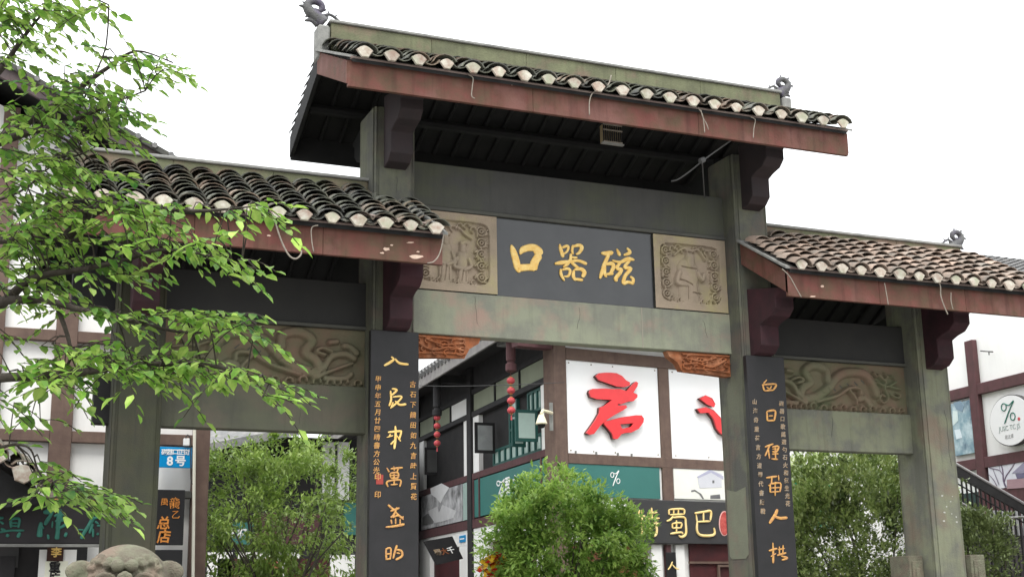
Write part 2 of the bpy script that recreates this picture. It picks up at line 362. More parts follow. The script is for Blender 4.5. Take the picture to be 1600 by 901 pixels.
# two square carved panels
def ring(cx, cz, r, n=9, a0=0, a1=360, sq=1.0):
    return [(cx+r*math.cos(R(a0+(a1-a0)*i/(n-1))), cz+sq*r*math.sin(R(a0+(a1-a0)*i/(n-1)))) for i in range(n)]
def square_relief(x0, x1, figs, seed):
    z0, z1 = 6.71, 8.06
    cx = (x0+x1)/2; fw = lambda u, z, o: Vector((u, .43-o, z))
    rs = random.Random(seed)
    def base(U, Z):
        d = np.maximum(np.abs(U-cx)/((x1-x0)/2), np.abs(Z-(z0+z1)/2)/((z1-z0)/2)); d2 = (np.abs(U-cx)/((x1-x0)/2)/.83)**8+(np.abs(Z-(z0+z1)/2)/((z1-z0)/2)/.80)**8
        return np.where(d2 > 1, .06, .0)
    st = []
    for s in (-1, 1):                      # scrolling leaf border each side
        for k in range(5):
            c = (cx+s*.50, z0+.27+k*.20)
            st.append((ring(c[0], c[1], .075, 9, rs.uniform(0, 90), rs.uniform(300, 380)), .018, .055))
            st.append((ring(c[0], c[1], .03, 6), .016, .06))
            for q in range(4):
                a = rs.uniform(0, 6.28); st.append(([(c[0]+.08*math.cos(a), c[1]+.08*math.sin(a)), (c[0]+.12*math.cos(a+.5), c[1]+.12*math.sin(a+.5))], .016, .05))
    for k in range(7):
        st.append((ring(cx-.36+k*.12, z1-.24+.035*math.sin(k*1.7), .05, 7, 0, 250), .016, .05))
        st.append((ring(cx-.36+k*.12, z0+.17, .045, 7, 90, 350), .016, .045))
    st += figs(cx, z0)
    return relief('carved_panel', x0, x1, z0, z1, st, stone, gate, fw, 210, 180, base=base, seed=seed)
def fig_a(cx, z0):                        # two robed figures side by side
    o = []
    for dx, s in ((-.13, 1.0), (.17, .86)):
        x = cx+dx
        o += [([(x, z0+.20), (x-.01, z0+.50*s), (x, z0+.72*s)], .125*s, .05), ([(x, z0+.82*s), (x+.005, z0+.90*s)], .065, .06), ([(x-.02, z0+.97*s), (x+.05, z0+.99*s)], .045, .055),
              ([(x-.11, z0+.66*s), (x-.16, z0+.50*s), (x-.05, z0+.46*s)], .04, .065), ([(x+.10, z0+.66*s), (x+.14, z0+.52*s), (x+.02, z0+.44*s)], .04, .065),
              ([(x-.03, z0+.18), (x+.0, z0+.42*s)], .012, -.03), ([(x+.05, z0+.18), (x+.05, z0+.40*s)], .010, -.03), ([(x-.10, z0+.22), (x-.08, z0+.42*s)], .010, -.025)]
    o += [([(cx-.36, z0+1.08), (cx-.1, z0+1.12), (cx+.1, z0+1.10), (cx+.2, z0+1.0), (cx+.33, z0+.93)], .02, .05)]
    return o
def fig_b(cx, z0):
    x = cx-.02
    return [([(x, z0+.2), (x-.02, z0+.5), (x-.02, z0+.74)], .22, .05), ([(x+.03, z0+.86), (x+.03, z0+.98)], .10, .062), ([(x-.20, z0+.70), (x-.26, z0+.5), (x-.08, z0+.46)], .05, .068),
            ([(x+.18, z0+.70), (x+.26, z0+.58), (x+.30, z0+.68)], .045, .066), ([(x-.2, z0+.56), (x-.05, z0+.52), (x+.05, z0+.47)], .013, -.04), ([(x+.15, z0+.3), (x+.16, z0+.55)], .012, -.035),
            ([(x-.05, z0+.2), (x-.04, z0+.42)], .012, -.03), ([(x-.15, z0+.8), (x, z0+.78), (x+.16, z0+.78)], .012, -.04), ([(x-.3, z0+1.0), (x-.12, z0+1.13), (x+.03, z0+1.10), (x+.2, z0+1.13), (x+.34, z0+.96)], .022, .055),
            ([(x+.05, z0+.33), (x+.25, z0+.33)], .012, -.03)]
square_relief(-3.03, -1.47, fig_a, 3); square_relief(1.55, 3.04, fig_b, 5)
# dragon reliefs over the side openings
def dragon(x0, x1, mir, seed, crop):
    z0, z1 = 5.035, 5.945
    fw = lambda u, z, o: Vector((u, .445-o, z))
    def q(cx_, cy_):                       # tracing on the right-hand panel (crop px) -> panel fractions
        uu = (cx_-90)/(1500-90); vv = 1-(cy_-110)/(720-110)
        if mir: uu = 1-uu
        return (x0+.03+(x1-x0-.06)*uu, z0+(z1-z0)*vv)
    T = lambda L_: [q(*p) for p in L_]
    st = [(T([(400, 580), (440, 460), (520, 380), (470, 250), (560, 170), (680, 210), (690, 330)]), .085, .085),
          (T([(430, 600), (560, 560), (690, 450), (790, 300), (900, 230), (1060, 230), (1140, 330), (1180, 480)]), .095, .09),
          (T([(560, 620), (760, 540), (900, 430), (1000, 430), (1010, 500)]), .045, .10), (T([(900, 460), (960, 560), (960, 620)]), .035, .09),
          (T([(160, 420), (230, 380), (330, 420), (390, 560), (450, 640)]), .06, .09), (T([(140, 360), (190, 300), (230, 290)]), .06, .08), (T([(290, 250), (340, 260)]), .05, .08),
          (T([(330, 360), (400, 330), (440, 370), (380, 400)]), .035, .10), (T([(180, 480), (250, 520), (360, 590), (430, 650)]), .035, .10), (T([(180, 590), (230, 640), (370, 650)]), .05, .08),
          (T([(1000, 560), (1060, 540), (1110, 620)]), .07, .07), (T([(1300, 260), (1270, 400), (1300, 520), (1250, 590), (1210, 550), (1230, 490), (1265, 510)]), .028, .08),
          (T([(1320, 480), (1400, 520), (1430, 490), (1400, 460)]), .024, .08), (T([(1200, 330), (1300, 380), (1400, 310)]), .03, .07), (T([(1220, 240), (1280, 300)]), .03, .07), (T([(1340, 380), (1440, 400)]), .03, .06)]
    for k in range(14): st.append((ring(*q(130+k*100, 690-12*math.sin(k*2.1)), .06, 7, 0, 200), .024, .075))
    for k in range(11): a = 380+k*75; st.append((T([(a, 560-k*28), (a+30, 600-k*28)]), .008, -.03))
    for k in range(4): st.append((T([(1170+k*60, 210+20*(k % 2)), (1200+k*60, 260)]), .02, .07))
    relief('dragon_relief', x0, x1, z0, z1, st, stoneg, gate, fw, 210, 70, seed=seed)
dragon(-XO, -A-H, True, 11, None); dragon(A+H, XO, False, 12, None)
# orange carved wooden brackets under the main beam
for sx in (-1, 1):
    e = sx*(XI-.01)
    P = [(e, 5.955), (e-sx*1.28, 5.955), (e-sx*1.24, 5.86), (e-sx*1.08, 5.76), (e-sx*1.0, 5.62), (e-sx*.1, 5.56), (e, 5.56)]
    g = G(); g.prism([(x, .42, z) for x, z in P], (0, .16, 0)); br = g.make('carved_bracket', orangew, gate)
    st = []; rs = random.Random(4)
    for k in range(15):
        t = .08+k*.068; x = e-sx*t; z = 5.76+.09*math.sin(k*1.9)
        st.append((ring(x, z, .055+rs.random()*.03, 7, rs.uniform(0, 180), rs.uniform(220, 380), .7), .014, .035))
    st += [([(e-sx*.03, 5.62), (e-sx*.5, 5.66), (e-sx*.98, 5.66)], .018, .03), ([(e-sx*.03, 5.92), (e-sx*.6, 5.91), (e-sx*1.18, 5.9)], .02, .03),
           ([(e-sx*.1, 5.85), (e-sx*.4, 5.70), (e-sx*.7, 5.76), (e-sx*.95, 5.72)], .022, .04), ([(e-sx*.3, 5.88), (e-sx*.6, 5.80), (e-sx*.95, 5.84)], .018, .04)]
    x0, x1 = sorted((e-sx*.01, e-sx*.99))
    relief('carving', x0, x1, 5.59, 5.945, st, orangew, br, lambda u, z, o: Vector((u, .416-o, z)), 170, 60, seed=8)
# couplet boards with brushed gold characters
def couplet(cx, side):
    g = G(); g.box((cx-.40, -.118, 1.0), (cx+.39, -.004, 5.86)); b = g.make('couplet_board', boardm, gate, bevel=.008)
    return b
cbL = couplet(-3.42, -1); cbR = couplet(3.44, 1)
cbL['label'] = 'black couplet board on the pillar left of the middle opening'; cbR['label'] = 'black couplet board on the pillar right of the middle opening'
sc = 5.0
def fb(x0, y0): return lambda x, y: at(x0+x/sc, y0+y/sc, -.121)
uL = 1/sc*20.9/FPX*1.25; fL1 = fb(580, 540); fL2 = fb(580, 720); fR1 = fb(1165, 560); fR2 = fb(1165, 720); uR = uL*1.12
BR = lambda st, f, u, p: brush('gold_character', st, f, u, goldd if f in (fL2, fR2, fR1) else gold, p, (0, -1, 0), .012)
BR([[(155, 85, 12), (175, 105, 14), (145, 130, 18), (100, 155, 14)], [(185, 100, 12), (220, 135, 16), (290, 145, 16)]], fL1, uL, cbL)                       # ru
BR([[(160, 335, 12), (200, 345, 14), (160, 385, 12)], [(150, 350, 12), (155, 420, 14), (140, 470, 14)], [(165, 400, 10), (235, 395, 12), (215, 430, 12), (150, 485, 14)], [(185, 430, 12), (220, 460, 14), (272, 455, 16)], [(150, 490, 8), (170, 440, 10)]], fL1, uL, cbL)  # ye
BR([[(130, 675, 12), (190, 668, 14), (240, 665, 14)], [(188, 625, 12), (190, 700, 16), (180, 805, 16)], [(150, 690, 12), (135, 715, 8)], [(235, 670, 12), (225, 705, 12), (215, 735, 12)], [(185, 735, 10), (150, 770, 12)], [(200, 700, 10), (230, 745, 10)], [(120, 715, 6), (170, 700, 9)]], fL1, uL, cbL)  # lai
BR([[(120, 50, 8), (140, 85, 12)], [(150, 60, 12), (245, 50, 14)], [(175, 40, 8), (180, 75, 12)], [(215, 45, 10), (200, 85, 10)], [(145, 95, 12), (205, 90, 12), (205, 130, 12), (150, 132, 10)], [(148, 95, 10), (150, 130, 10)], [(150, 112, 9), (205, 110, 9)], [(178, 90, 10), (178, 185, 12)], [(130, 200, 12), (125, 160, 12), (225, 148, 12), (222, 200, 12)], [(150, 185, 10), (205, 180, 10)]], fL2, uL, cbL)  # wan
BR([[(130, 340, 14), (165, 370, 14), (190, 385, 10)], [(150, 390, 14), (220, 365, 14)], [(200, 360, 12), (175, 420, 14), (150, 440, 12)], [(180, 390, 12), (235, 440, 14), (250, 430, 8)], [(165, 440, 12), (210, 425, 12), (250, 455, 14)], [(155, 455, 12), (160, 490, 10)], [(190, 445, 10), (190, 490, 10)], [(225, 450, 10), (225, 490, 10)], [(110, 515, 10), (180, 508, 14), (258, 492, 18)]], fL2, uL, cbL)  # zhan
BR([[(115, 680, 12), (118, 770, 14)], [(115, 685, 12), (152, 682, 12), (148, 765, 12)], [(118, 725, 10), (150, 722, 10)], [(118, 765, 10), (150, 762, 10)], [(200, 655, 14), (185, 700, 14), (170, 760, 12)], [(190, 690, 12), (235, 700, 14), (240, 740, 14), (190, 770, 14)], [(195, 715, 9), (225, 720, 9)]], fL2, uL, cbL)  # ming
BR([[(165, 165, 8), (140, 195, 12)], [(130, 200, 12), (145, 250, 14)], [(130, 205, 12), (235, 200, 12), (215, 245, 14)], [(145, 252, 12), (215, 245, 12)], [(160, 222, 9), (185, 235, 9), (200, 215, 9)]], fR1, uR, cbR)  # bai
BR([[(165, 412, 12), (170, 485, 14)], [(165, 412, 12), (230, 408, 14), (222, 485, 14)], [(170, 485, 12), (222, 482, 12)], [(178, 448, 9), (212, 446, 9)]], fR1, uR, cbR)  # ri
BR([[(150, 690, 12), (215, 665, 12)], [(190, 670, 10), (165, 730, 12), (150, 760, 9)], [(175, 700, 10), (185, 780, 12)], [(205, 690, 11), (255, 685, 12), (240, 725, 12), (205, 725, 10)], [(228, 690, 10), (232, 780, 12)], [(205, 745, 10), (255, 742, 10)], [(200, 782, 10), (250, 785, 12)], [(205, 706, 8), (248, 704, 8)]], fR1, uR, cbR)  # li
BR([[(160, 130, 12), (245, 118, 14)], [(205, 125, 10), (200, 175, 12)], [(255, 108, 8), (258, 150, 10)], [(190, 180, 12), (190, 245, 12)], [(185, 180, 12), (268, 172, 12), (265, 240, 12)], [(190, 210, 9), (268, 205, 9)], [(190, 242, 9), (268, 236, 9)], [(229, 160, 9), (229, 270, 9)], [(175, 185, 8), (195, 200, 9)]], fR2, uR, cbR)  # qian
BR([[(248, 375, 20), (230, 420, 22), (185, 485, 18)], [(225, 430, 16), (270, 445, 18), (325, 440, 18)]], fR2, uR, cbR)  # ren
BR([[(212, 635, 8), (215, 700, 14), (215, 795, 16)], [(180, 700, 12), (245, 680, 14)], [(195, 745, 8), (235, 720, 8)], [(262, 665, 10), (262, 735, 10)], [(290, 655, 10), (288, 730, 10)], [(250, 690, 9), (305, 680, 9)], [(245, 735, 12), (315, 715, 12)], [(275, 740, 10), (325, 755, 14), (280, 772, 10)]], fR2, uR, cbR)  # gong
def column(board, x, y0, y1, s, m, size, x1=None):
    n = len(s)
    for i, ch in enumerate(s):
        t = i/(n-1); P = at(x+((x1 or x)-x)*t, y0+(y1-y0)*t, -.121)
        letters('small_character', ch, P, (1, 0, 0), (0, 0, 1), size, m, board, .004, .012, .12, .015)
column(cbL, 591, 592, 734, '甲申年五月廿四晴書方公光', goldd, .105, 588)
column(cbL, 645, 600, 775, '古石下韻田如九言時上賢花', goldd, .105, 646.5)
sl = obj('seal_mark', *(lambda g: (g.V, g.F))(G().box((at(584, 745, 0).x-.0, -.126, at(584, 757, 0).z), (at(595, 745, 0).x, -.119, at(584, 742, 0).z))), mat('seal_red', (.35, .06, .05)), cbL)
for yy in (744, 772):
    P = at(590, yy, -.127); letters('small_character', '印', P, (1, 0, 0), (0, 0, 1), .11, goldd, cbL, .003, .012)
wg = mat('pale_worn_lettering', (.32, .30, .26), (.4, .25, .12), None, 25, .7, 0)
column(cbR, 1179, 627, 798, '山海奇重荷言方道蜀代書陳戰', wg, .10, 1192)
column(cbR, 1221, 630, 786, '磁器口歌謠選句石火和氣生光花', wg, .10, 1231)
# stepped brackets in front of and behind each pillar
def stepped(cx, z0, hw=.19, s=1.0, m=redb):
    for back in (0, 1):
        P = [(.02, z0-.05), (-.22, z0+.0), (-.36, z0+.12), (-.36, z0+.46), (-.52, z0+.52), (-.72, z0+.56), (-.86, z0+.68), (-.86, z0+.86), (-.98, z0+.94), (-1.02, z0+1.0), (.02, z0+1.2)]
        if back: P = [(PD-y, z) for y, z in P]
        g = G(); g.prism([(cx-hw, y, z) for y, z in P], (2*hw, 0, 0)); g.make('eave_bracket', darkp if back else m, gate, bevel=.012)  # rear bracket gets a near-black colour in place of shade
ubm = mat('dim_plum_bracket', (.045, .032, .034), (.035, .028, .03), None, 3, .8, .15)
stepped(-A, 8.62, m=ubm); stepped(A, 8.62, m=ubm)
for cx in (-A, A, -B, B): stepped(cx, 5.89)
for (px, py) in ((1505, 895), (1403, 900)):      # drum stones clasping the outer pillar
    pass
for cx in (-B, B, -A, A):
    for sx in (-1, 1):
        if abs(cx+sx*.5) > 0:
            x = cx+sx*(H+.17)
            if cx > 5:
                y0_ = -.1 if sx > 0 else .35; g = G(); g.box((x-.16, y0_, 0), (x+.16, .9, 2.42)); g.box((x-.11, y0_-.03, 1.5), (x+.11, y0_-.002, 2.32)); g.box((x-.05, y0_-.05, 2.0), (x+.05, y0_-.032, 2.2)); g.make('drum_stone', lionm, gate, bevel=.03)

# ------------------------------------------------------------------ tiled roofs
def arc_tile(w, h, L_, th, up=True, n=7):
    """curved tile running along -Y (downhill), crown up (or trough)"""
    V = []; F = []
    for k, y in enumerate((0, -L_)):
        tp = .86 if k == 0 else 1.06
        for lay in (0, 1):
            for i in range(n):
                a = math.pi*(.08+.84*i/(n-1)); rr = tp*(1-(th/ (w/2) if lay else 0))
                x = -math.cos(a)*w/2*rr; z = (math.sin(a)-math.sin(math.pi*.08))*h*rr
                if not up: z = -z
                V.append((x, y, z))
    def id(k, lay, i): return (k*2+lay)*n+i
    for i in range(n-1):
        F.append((id(0, 0, i), id(0, 0, i+1), id(1, 0, i+1), id(1, 0, i))); F.append((id(0, 1, i+1), id(0, 1, i), id(1, 1, i), id(1, 1, i+1)))
        F.append((id(1, 0, i), id(1, 0, i+1), id(1, 1, i+1), id(1, 1, i)))
    F.append((id(0, 0, 0), id(1, 0, 0), id(1, 1, 0), id(0, 1, 0))); F.append((id(1, 0, n-1), id(0, 0, n-1), id(0, 1, n-1), id(1, 1, n-1)))
    return V, F
SP = .432
def plug_mesh(nm):
    n = 9; V = []; F = []
    top = [(-.15+.30*i/(n-1), .085*math.sin(math.pi*i/(n-1))) for i in range(n)]
    bot = [(-.06+.12*i/(n-1), -.125) for i in range(n)]
    for d, q in ((-.015, 1), (-.045, .9), (.03, 1)):
        for T in (top, bot):
            for x, z in T: V.append((x*q, d, z*q))
    for i in range(n-1): F.append((n*2+i, n*2+i+1, n*3+i+1, n*3+i)); F.append((i, i+1, n*2+i+1, n*2+i)); F.append((n+i+1, n+i, n*3+i, n*3+i+1))
    F.append((0, n*2, n*3, n)); F.append((n-1, n+n-1, n*3+n-1, n*2+n-1))
    return meshd(nm, V, F, plug, False)
plugme = plug_mesh('eave_plug')
def tile_roof(name, x0, x1, ridge, zr, ye, ze, nrow, mt, ncol, vis, indiv, label, ytop=None, back=True, ycut=None, xs=None):
    """front slope from (ridge y, zr) to (ye, ze). vis: rows (from the eave) made one by one."""
    roof = None
    L_ = math.hypot(ridge-ye, zr-ze); dv = Vector((0, ye-ridge, ze-zr)).normalized(); nv = Vector((0, dv.z, -dv.y)); nv = nv if nv.z > 0 else -nv
    # deck (front and back slopes share the part)
    g = G(); t = .10
    yr = ytop if ytop is not None else ridge
    def zat(y): return zr+(ze-zr)*(ridge-y)/(ridge-ye)
    def slab(g, xa, xb, ya):
        P = [(xa, ya, zat(ya)), (xa, ye, ze), (xa, ye, ze-t), (xa, ya, zat(ya)-t)]; g.prism(P, (xb-xa, 0, 0))
    if ycut:   # cut out round the pillar: (xc0, xc1, y)
        xa, xb, yc = ycut
        if xa <= x0: slab(g, x0, xb, yc); slab(g, xb+.001, x1, ridge)
        else: slab(g, x0, xa-.001, ridge); slab(g, xa, x1, yc)
    else: slab(g, x0, x1, ridge)
    if back:
        bx0, bx1 = (x0, x1) if not ycut else ((ycut[1], x1) if ycut[0] <= x0 else (x0, ycut[0]))
        yb = 2*ridge-ye
        P = [(bx0, ridge, zr), (bx0, yb, ze), (bx0, yb, ze-t), (bx0, ridge, zr-t)]; g.prism(P, (bx1-bx0, 0, 0))
        if ycut:
            ya = PD+.03; za = zr+(ze-zr)*(ya-ridge)/(yb-ridge); cx0, cx1 = (bx1+.002, x1) if ycut[0] > x0+1 else (x0, bx0-.002)
            if ycut[0] > x0+1: cx0, cx1 = (ycut[0]+.002, x1)
            P = [(cx0, ya, za), (cx0, yb, ze), (cx0, yb, ze-t), (cx0, ya, za-t)]; g.prism(P, (cx1-cx0, 0, 0))
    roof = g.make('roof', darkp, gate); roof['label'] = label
    M0 = Matrix(((1, 0, 0, 0), (0, -dv.y, nv.y, 0), (0, -dv.z, nv.z, 0), (0, 0, 0, 1)))   # local -Y = downhill
    ex = L_/nrow
    capV, capF = arc_tile(.39, .15, ex+.10, .02, True); capme = meshd('cap_tile', capV, capF, mt, True); capme.set_sharp_from_angle(angle=R(38))
    panV, panF = arc_tile(.285, .13, ex+.10, .02, False); panme = meshd('pan_tile', panV, panF, mt, True); panme.set_sharp_from_angle(angle=R(38))
    rs = random.Random(len(name)+int(x0*10)); cnt = 0
    allc = G(); allp = G(); step = (x1-x0-.30)/(ncol-1)
    for c in range(ncol):
        xc = x0+.15+c*step+rs.uniform(-.015, .015)
        ymin = yc if (ycut and ycut[0]-.02 <= xc <= ycut[1]+.02) else None
        for r_ in range(nrow):
            s = L_-(r_+1)*ex+.0                       # distance of the tile's upper end from the ridge
            p = Vector((xc+rs.uniform(-.02, .02), ridge, zr))+dv*(s+rs.uniform(-.025, .02))+nv*(.055+.012)
            if ymin is not None and p.y > ymin-.02: continue
            tilt = Matrix.Rotation(R(-11+rs.uniform(-2.5, 2.5)), 4, 'X') @ Matrix.Rotation(R(rs.uniform(-5, 5)), 4, 'Z') @ Matrix.Rotation(R(rs.uniform(-6, 6)), 4, 'Y')
            M = Matrix.Translation(p-nv*.022) @ M0 @ tilt
            if r_ < vis: inst('cap_tile', capme, M, roof)
            else: allc.add([M @ Vector(v) for v in capV], capF)
            if c < ncol-1:
                p2 = Vector((xc+step/2, ridge, zr))+dv*(s-.03)+nv*.09
                M2 = Matrix.Translation(p2) @ M0 @ Matrix.Rotation(R(-8+rs.uniform(-2, 2)), 4, 'X') @ Matrix.Rotation(R(rs.uniform(-3, 3)), 4, 'Z')
                if r_ == 0: inst('pan_tile', panme, M2, roof)
                else: allp.add([M2 @ Vector(v) for v in panV], panF)
        pe = Vector((xc, ridge, zr))+dv*(L_+.078)+nv*.092
        q = inst('eave_plug', plugme, Matrix.Translation(pe) @ Matrix.Rotation(R(rs.uniform(-4, 4)), 4, 'Y') @ Matrix.Scale(rs.uniform(.80, .95), 4), roof)
    if back:                                             # the far slope, never seen from the front, joined
        dvb = Vector((0, -dv.y, dv.z)); nvb = Vector((0, -nv.y, nv.z))
        Mb = Matrix(((-1, 0, 0, 0), (0, -dvb.y, nvb.y, 0), (0, -dvb.z, nvb.z, 0), (0, 0, 0, 1)))
        for c in range(ncol):
            xc = x0+.15+c*step
            if not (bx0 <= xc <= bx1): continue
            for r_ in range(nrow):
                p = Vector((xc, ridge, zr))+dvb*(L_-(r_+1)*ex)+nvb*.09
                M = Matrix.Translation(p) @ Mb @ Matrix.Rotation(R(-9), 4, 'X'); allc.add([M @ Vector(v) for v in capV], capF)
    if allc.V: o = obj('cap_tile', allc.V, allc.F, mt, roof, True); o['kind'] = 'stuff'; o.data.set_sharp_from_angle(angle=R(38))
    if allp.V: o = obj('pan_tile', allp.V, allp.F, mt, roof, True); o['kind'] = 'stuff'; o.data.set_sharp_from_angle(angle=R(38))
    # rafters under both slopes
    g = G(); nr = int((x1-x0)/.36)
    for i in range(nr+1):
        x = x0+.1+i*(x1-x0-.2)/nr
        yy = ridge
        if ycut and ycut[0]-.02 <= x <= ycut[1]+.02: yy = ycut[2]
        a = Vector((x, yy, zat(yy)-t-.035)); b = Vector((x, ye+.15, zat(ye+.15)-t-.035))
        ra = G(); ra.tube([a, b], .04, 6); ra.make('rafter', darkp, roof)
        if back and yy == ridge:
            ra = G(); ra.tube([a+Vector((0, 0, .0)), Vector((x, 2*ridge-ye-.15, zat(ye+.15)-t-.035))], .04, 6); ra.make('rafter', darkp, roof)
    return roof, zat
RY = .44
# main roof
roofU, zU = tile_roof('upper', -4.55, 4.55, RY, 10.66, -1.44, 9.80, 9, tiled, 21, 3, True, 'highest of the three tiled roofs', back=True)
# side roofs
roofL, zL = tile_roof('left', -8.62, -3.12, RY, 8.24, -1.48, 7.13, 10, tiled, 14, 8, True, 'left side roof of dark tiles', ycut=(-3.78, -3.0, -.03))
roofR, zR = tile_roof('right', 3.12, 8.75, RY, 8.24, -1.48, 7.13, 10, tiler, 14, 8, True, 'right side roof of dusty brown tiles', ycut=(3.0, 3.78, -.03))
def fasciaset(roof, x0, x1, ye, zb, zt, zatf, inner=None, yb=None, ztop=None):
    y = ye+.06
    n = 3; seg = (x1-x0)/n
    for i in range(n):
        box('fascia_board', (x0+i*seg+(.002 if i else 0), y, zb), (x0+(i+1)*seg-.002, y+.07, zt), fasc, roof, bevel=.006)
    g = G(); g.tube([(x0+.02, y-.035, zt+.03), (x1-.02, y-.035, zt+.03)], .032, 8); g.make('eave_pole', mat('grey_eave_pole', (.27, .22, .19), (.20, .14, .13), None, 2, .8, .2), roof)
    if yb is not None: box('fascia_board', (x0, yb-.07, zb), (x1, yb, zt), darkp, roof, bevel=.006)  # rear board coloured near-black to carry the shade under the roof
def barge(roof, x, ye, ze, zr, w, ridge=RY, t=.07, half=False, yc=None):
    s = 1 if x > 0 else -1
    y0 = yc if yc is not None else ridge
    def zz(y): return zr+(ze-zr)*(ridge-y)/(ridge-ye)
    g = G(); g.prism([(x-t/2, y0, zz(y0)+.02), (x-t/2, ye+.07, ze), (x-t/2, ye+.07, ze-w), (x-t/2, y0, zz(y0)-w)], (t, 0, 0)); g.make('barge_board', fasc if x > -4.8 else timberp, roof, bevel=.006)
    if not half:
        ybk = 2*ridge-ye
        g = G(); g.prism([(x-t/2, y0, zz(y0)+.02), (x-t/2, ybk-.07, ze), (x-t/2, ybk-.07, ze-w), (x-t/2, y0, zz(y0)-w)], (t, 0, 0)); g.make('barge_board', darkp, roof, bevel=.006)
    # verge strip of mortar on the edge
    g = G(); g.prism([(x-.10, y0, zz(y0)+.03), (x-.10, ye, ze+.03), (x-.10, ye, ze+.07), (x-.10, y0, zz(y0)+.07)], (.2, 0, 0)); g.make('verge', coping, roof)
fasciaset(roofU, -4.6, 4.6, -1.44, 9.32, 9.745, zU, yb=2*RY+1.40)
barge(roofU, -4.585, -1.44, 9.74, 10.60, .38); barge(roofU, 4.585, -1.44, 9.74, 10.60, .38)
fasciaset(roofL, -8.66, -3.10, -1.48, 6.64, 7.085, zL, yb=2*RY+1.44); fasciaset(roofR, 3.10, 8.8, -1.48, 6.64, 7.085, zR, yb=2*RY+1.44)
barge(roofL, -3.135, -1.48, 7.07, 8.18, .38, half=True, yc=-.03); barge(roofR, 3.135, -1.48, 7.07, 8.18, .38, half=True, yc=-.03)
barge(roofL, -8.645, -1.48, 7.07, 8.18, .38); barge(roofR, 8.785, -1.48, 7.07, 8.18, .38)
# gable infill and ridge purlins
for roof, x0, x1, z in ((roofU, -4.5, 4.5, 10.40), (roofU, -4.5, 4.5, 9.98)):
    for yy in ((RY,) if z > 10.2 else (RY-.95, RY+.95)):
        g = G(); g.tube([(x0, yy, z), (x1, yy, z)], .09, 8); g.make('purlin', darkp, roof)
# ridges with coping and curled finials
def ridge(roof, x0, x1, z0, z1, m=ridgem):
    n = max(2, int((x1-x0)/1.5)); s = (x1-x0)/n
    for i in range(n): box('ridge_block', (x0+i*s+.0015, RY-.11, z0), (x0+(i+1)*s-.0015, RY+.11, z1), m, roof, bevel=.008)
    box('ridge_coping', (x0-.03, RY-.15, z1+.001), (x1+.03, RY+.15, z1+.055), coping, roof, bevel=.012)
ridge(roofU, -4.42, 4.44, 10.56, 11.12)
ridge(roofL, -8.45, -A-H-.002, 8.12, 8.42); ridge(roofR, A+H+.002, 8.5, 8.12, 8.42)
for x in (-4.55, 4.57):
    box('ridge_end', (x-.10, RY-.16, 10.45), (x+.10, RY+.16, 11.05), coping, roofU, bevel=.03)
finm = mat('dark_glazed_finial', (.13, .13, .125), (.08, .08, .085), (.10, .085, .13), 9, .6, .8, 40)
def finial(roof, x, z, s, sgn):
    g = G(); k = 1/9.01*22.6/FPX*s
    def T(pts, rs, jit=0):
        P = [Vector((x+sgn*(a-390)*k, RY+jit, z-(b-345)*k)) for a, b in pts]; n = 3
        Q = smoothpath(P, n); rr = []
        for i in range(len(P)-1):
            for j in range(n): rr.append((rs[i]+(rs[i+1]-rs[i])*j/n)*k*1.15)
        rr.append(rs[-1]*k); g.tube(Q, rr, 7)
    T([(420, 380), (330, 310), (235, 240), (200, 165), (238, 108), (310, 88), (382, 118), (393, 180), (352, 218), (295, 195)], [85, 72, 62, 50, 42, 42, 40, 36, 28, 14])
    T([(230, 235), (150, 185), (92, 185)], [34, 22, 9]); T([(350, 400), (260, 355), (172, 380)], [50, 30, 12]); T([(270, 325), (225, 300), (180, 320)], [24, 18, 9], .01)
    T([(215, 95), (200, 70), (178, 42)], [24, 18, 13]); T([(340, 80), (345, 55), (335, 15)], [16, 13, 8])
    T([(380, 265), (430, 265), (490, 240), (560, 265), (620, 310), (700, 330)], [14, 20, 17, 18, 15, 12]); T([(478, 240), (482, 215), (472, 195)], [14, 10, 6])
    T([(690, 330), (690, 345), (640, 350)], [12, 12, 8]); T([(440, 330), (460, 300), (470, 260)], [20, 16, 13])
    T([(300, 300), (270, 330), (215, 345)], [22, 16, 8], -.02); T([(420, 200), (440, 190), (450, 165)], [12, 9, 5]); T([(180, 140), (150, 130), (135, 105)], [14, 9, 5]); T([(275, 82), (270, 60), (285, 40)], [12, 8, 5]); T([(560, 262), (585, 240), (590, 222)], [10, 8, 4])
    o = g.make('ridge_finial', finm, roof, True)
finial(roofU, -4.56, 11.18, 1.08, 1); finial(roofU, 4.50, 11.18, .95, -1); finial(roofR, 8.42, 8.48, .95, -1); finial(roofL, -8.38, 8.48, .95, 1)

